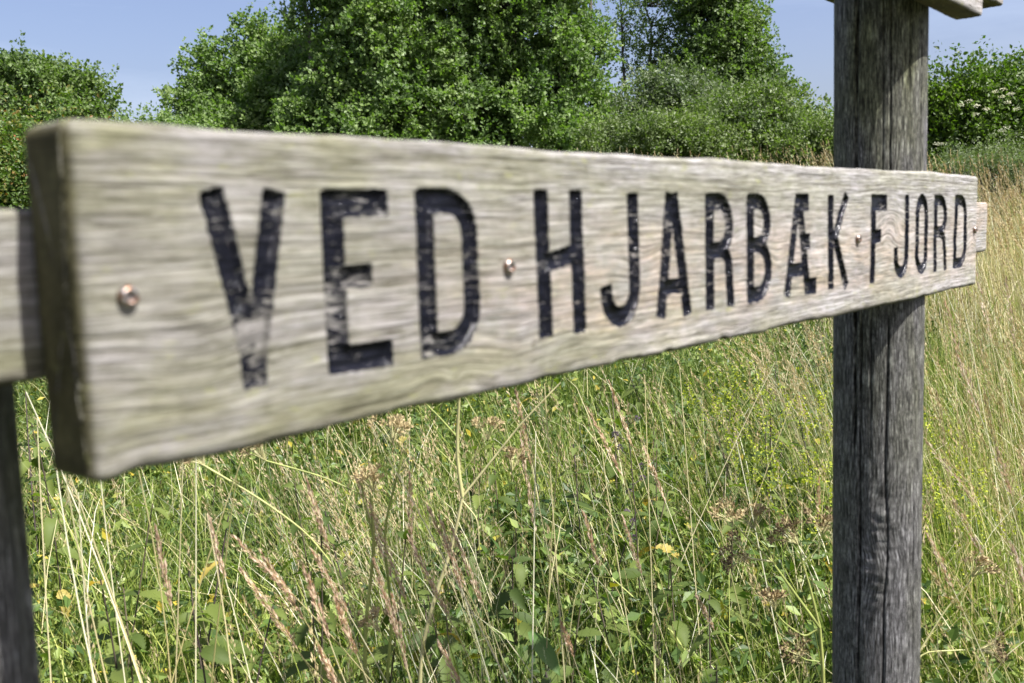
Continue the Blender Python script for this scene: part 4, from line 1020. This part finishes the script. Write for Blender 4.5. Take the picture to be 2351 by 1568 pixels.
# hogweed: thick yellow stems with dry umbels
def hogweed(name_label, base, paths, umbels, seed, r0=0.006):
    rr_ = np.random.default_rng(seed)
    root = empty('hogweed_plant', base, name_label, 'hogweed'); o = np.array(base, float)
    for pth, rad in paths:
        P = np.array(pth); t = np.linspace(0, 1, len(P)); tt2 = np.linspace(0, 1, 4 * len(P))
        Q = np.stack([np.interp(tt2, t, P[:, j]) for j in range(3)], -1)
        for _ in range(2): Q[1:-1] = (Q[:-2] + 2 * Q[1:-1] + Q[2:]) / 4
        rad = rad * 0.72
        b = Bag(); tube(b, Q - o, np.linspace(rad, rad * 0.6, len(Q)), rr_.random(), 7)
        link('stem', b.mesh('stem', M_hog, True), root)
    for hub, dirv, size, tone, nray in umbels:
        b = Bag(); sb = Bag(); dirv = norm(np.array(dirv, float)); hub = np.array(hub)
        for k in range(nray):
            d = norm(dirv + rnd_dirs(1, rr_)[0] * 0.75); L = 0.72 * size * (0.7 + 0.5 * rr_.random()); e = hub + d * L
            pts = curve(hub, e, dirv * 0.08 * L, 5)
            tube(b, pts - o, np.linspace(0.0009, 0.0006, 5), 0.95, 3)
            m = 14; dd = norm(d + rnd_dirs(m, rr_) * 0.8); s0 = np.repeat((e - o)[None], m, 0)
            leaf_quads(sb, s0 + dd * 0.007, dd, rnd_dirs(m, rr_), np.full(m, 0.0065), 0.5, np.clip(tone + 0.12 + 0.25 * rr_.normal(size=m), 0, 1))
            leaf_quads(sb, s0, dd, rnd_dirs(m, rr_), np.full(m, 0.012), 0.12, np.full(m, 0.9))
        u_ = link('umbel', b.mesh('umbel_rays', M_hog, True), root)
        link('seeds', sb.mesh('seeds', M_umbel), u_, kind='stuff')
    return root

d_ = 1.75
A = lambda px, py, dd=d_: at(px, py, dd)
g0 = A(1895, 1700); g0[2] = 0.0
hogweed('dry yellow hogweed with spreading umbels, close against the left side of the far post', g0,
    [([g0, A(1892, 1568), A(1882, 1441)], 0.0065), ([A(1882, 1441), A(1830, 1370), A(1772, 1289)], 0.0045), ([A(1772, 1289), A(1722, 1282)], 0.003), ([A(1772, 1289), A(1684, 1203)], 0.0027), ([A(1772, 1289), A(1762, 1250), A(1731, 1215)], 0.0022),
     ([A(1882, 1441), A(1860, 1350), A(1843, 1293)], 0.0038), ([A(1843, 1293), A(1832, 1251)], 0.0025), ([A(1843, 1293), A(1875, 1262), A(1889, 1226)], 0.0025), ([A(1882, 1441), A(1847, 1463), A(1800, 1430), A(1779, 1403)], 0.0025), ([A(1890, 1520), A(1850, 1515), A(1839, 1508)], 0.002)],
    [(A(1722, 1282), (-0.8, -0.2, 0.5), 0.055, 0.25, 16), (A(1684, 1203), (-0.5, 0, 0.8), 0.05, 0.8, 14), (A(1731, 1215), (-0.3, 0, 0.9), 0.045, 0.8, 12), (A(1832, 1251), (-0.6, 0, 0.9), 0.06, 0.35, 18), (A(1889, 1226), (0.1, 0, 1), 0.05, 0.4, 16), (A(1779, 1403), (-0.1, 0, 0.9), 0.04, 0.6, 16), (A(1839, 1508), (-0.4, -0.2, 0.5), 0.05, 0.05, 16)], 81)
d_ = 1.9
s2 = lambda x_, y_, dd=1.9: at(x_ / 1.276, y_ / 1.276, dd)
g1 = s2(1190, 2150); g1[2] = 0.0
hogweed('tall pale green hogweed with a kinked stem and forked branches below the letter H', g1,
    [([g1, s2(1228, 1925), s2(1272, 1753), s2(1323, 1606), s2(1355, 1456)], 0.007), ([s2(1355, 1456), s2(1341, 1360), s2(1339, 1281), s2(1346, 1160), s2(1350, 1060)], 0.0055), ([s2(1339, 1281), s2(1290, 1225), s2(1243, 1179)], 0.003),
     ([s2(1355, 1456), s2(1440, 1350), s2(1528, 1239), s2(1642, 1121)], 0.0035), ([s2(1280, 1480), s2(1350, 1390), s2(1425, 1290)], 0.002), ([s2(1350, 1462), s2(1400, 1520), s2(1405, 1620)], 0.0025)],
    [(s2(1243, 1179), (-0.6, 0, 0.8), 0.05, 0.9, 16), (s2(1425, 1290), (0.2, 0, 1), 0.05, 0.8, 12), (s2(1500, 1380), (0.2, 0, 1), 0.05, 0.6, 14)], 82)
g2 = s2(1060, 2150, 1.75); g2[2] = 0.0
hogweed('cluster of thick yellow hogweed stems left of the kinked one, under the letter D', g2,
    [([g2, s2(1067, 2001, 1.75), s2(1072, 1810, 1.75), s2(1097, 1606, 1.75), s2(1087, 1453, 1.75)], 0.006), ([s2(1130, 2140, 1.75), s2(1133, 1990, 1.75), s2(1150, 1800, 1.75), s2(1120, 1560, 1.75), s2(1180, 1330, 1.75)], 0.005),
     ([s2(600, 1365, 1.75), s2(760, 1460, 1.75), s2(900, 1560, 1.75), s2(1010, 1700, 1.75), s2(1070, 1900, 1.75)], 0.003), ([s2(780, 1350, 1.75), s2(960, 1400, 1.75), s2(1160, 1500, 1.75)], 0.0025), ([s2(1100, 1600, 1.75), s2(1050, 1400, 1.75), s2(1130, 1240, 1.75)], 0.003)],
    [(s2(1150, 1300, 1.75), (0, 0, 1), 0.06, 0.95, 18), (s2(780, 1350, 1.75), (-0.5, 0, 0.9), 0.06, 0.9, 16), (s2(600, 1365, 1.75), (-0.5, 0, 0.9), 0.05, 0.9, 14), (s2(1095, 1440, 1.75), (-0.2, 0, 1), 0.05, 0.95, 16), (s2(1110, 1850, 1.75), (-0.3, 0, 1), 0.05, 0.9, 14)], 83)
g3 = A(2085, 1700, 1.9); g3[2] = 0
hogweed('hogweed with dark brown seed umbels at the lower right corner', g3,
    [([g3, A(2085, 1600, 1.9), A(2110, 1497, 1.9), A(2215, 1492, 1.9)], 0.003), ([A(2110, 1497, 1.9), A(2170, 1400, 1.9), A(2230, 1330, 1.9)], 0.0025)],
    [(A(2245, 1492, 1.9), (0.9, 0, 0.15), 0.06, 0.1, 20), (A(2232, 1325, 1.9), (0.4, 0, 0.9), 0.055, 0.7, 16)], 84)

# a thistle with small purple buds
M_bud = leaf_material('thistle_bud', [(0, (0.07, 0.05, 0.07)), (1, (0.17, 0.13, 0.17))], 0.1, 0.7, 0.2, (0.6, 0.4, 0.8))
tp = at(1440, 958, 2.6); tb = at(1470, 1290, 2.6); tb[2] = float(ground_z(tb[0], tb[1]))
th = empty('thistle', tb, 'thin dark stemmed thistle with a few small purple buds, under the letters H and J', 'thistle')
b = Bag(); tube(b, curve(tb, tp, (0.01, 0, 0), 9) - tb, np.linspace(0.0028, 0.0013, 9), 0.4, 5); link('stem', b.mesh('stem', M_nstem, True), th)
rt = np.random.default_rng(91)
for k in range(9):
    a_ = tb + (tp - tb) * (0.62 + 0.045 * k); e_ = a_ + rt.normal(size=3) * [0.022, 0.022, 0.004] + [0, 0, 0.018]
    b = Bag(); m = 40; dd = norm(rnd_dirs(m, rt) + [0, 0, 0.5])
    leaf_quads(b, e_ - tb + dd * 0.004, dd, rnd_dirs(m, rt), np.full(m, 0.007), 0.4, rt.random(m))
    tube(b, curve(a_, e_, (0, 0, -0.003), 4) - tb, 0.0009, 0.1, 3)
    link('bud', b.mesh('bud', M_bud), th)

# broad pale leaves low in the grass
def broad_leaf(p, L, wd, az, tilt, label, mat):
    k = 8; v, f = [], []
    for i in range(k + 1):
        t = i / k; w_ = wd * math.sin((t * 0.96 + 0.04) * math.pi) ** 0.8 * (1 + 0.06 * math.sin(i * 2.6)) / 2
        z = -0.25 * L * t * t
        v += [(t * L, -w_, z + w_ * 0.35), (t * L, -w_ * 0.5, z + w_ * 0.12), (t * L, 0, z), (t * L, w_ * 0.5, z + w_ * 0.12), (t * L, w_, z + w_ * 0.35)]
    for i in range(k):
        for j in range(4):
            a = 5 * i + j; f += [[a, a + 5, a + 6], [a, a + 6, a + 1]]
    b = Bag(); b.add(v, f, 0.5)
    o = link('dock_leaf', b.mesh('dock_leaf', mat, True), None, p, label=label, category='leaf'); o.rotation_euler = (0.3, tilt, az)
    return o
broad_leaf(at(1215, 1450, 1.85), 0.105, 0.034, -1.0, 0.35, 'single broad green dock leaf low in the grass, at the bottom centre', M_pale)

# labels that say which one: by the letter above and how far down
def column(px):
    for lim, nm in ((230, "board's near end"), (420, 'first screw'), (680, 'letter V'), (920, 'letter E'), (1150, 'letter D'), (1360, 'letter H'), (1490, 'letter J'), (1600, 'letter A'), (1700, 'letter R'), (1790, 'letter B'), (1925, 'letters ÆK')):
        if px < lim: return 'under the ' + nm
    return 'right of the far post' if px > 2060 else 'behind the far post'
CM = CAM_M
def pixel(p):
    c = (np.asarray(p, float) - np.array([0, 0, CAM_H])) @ CM
    return 1175.5 - 2292 * c[0] / c[2], 784 + 2292 * c[1] / c[2]
WORDS = ('nettle', 'grass stalk')
cells = {}
for o in list(COL.objects):
    if o.parent is None and o.get('category') in WORDS:
        top = np.array(o.location)
        if o['category'] == 'nettle':
            hgt = o.children[0].scale[2]; tip = top + [0, 0, hgt]
        else:
            st_ = o.children[0].data; tip = top + np.array(st_.vertices[len(st_.vertices) - 1].co)
        px, py = pixel(tip)
        yb = 1095 - 0.2188 * (px - 215) if px < 2120 else 380
        t = (py - yb) / (1568 - yb)
        band_ = 'just below the board' if t < 0.25 else 'halfway down' if t < 0.55 else 'low down' if t < 0.85 else 'at the bottom edge'
        if px > 2120 and t < 0.25: band_ = 'high up'
        kind_ = 'toothed nettle' if o['category'] == 'nettle' else ('bare straw' if len(o.children) < 2 else 'grass stalk with pinkish head')
        cells.setdefault((kind_, column(px), band_), []).append((px, o))
ORD = ['first', 'second', 'third', 'fourth', 'fifth', 'sixth', 'seventh', 'eighth', 'ninth', 'tenth', 'eleventh', 'twelfth', 'thirteenth', 'fourteenth']
for (k_, c_, b_), lst in cells.items():
    lst.sort(key=lambda q: q[0])
    for i, (px, o) in enumerate(lst):
        pre = '' if len(lst) == 1 else ORD[min(i, 13)] + ' from left: '
        o['label'] = pre + k_ + ' ' + c_ + ', ' + b_
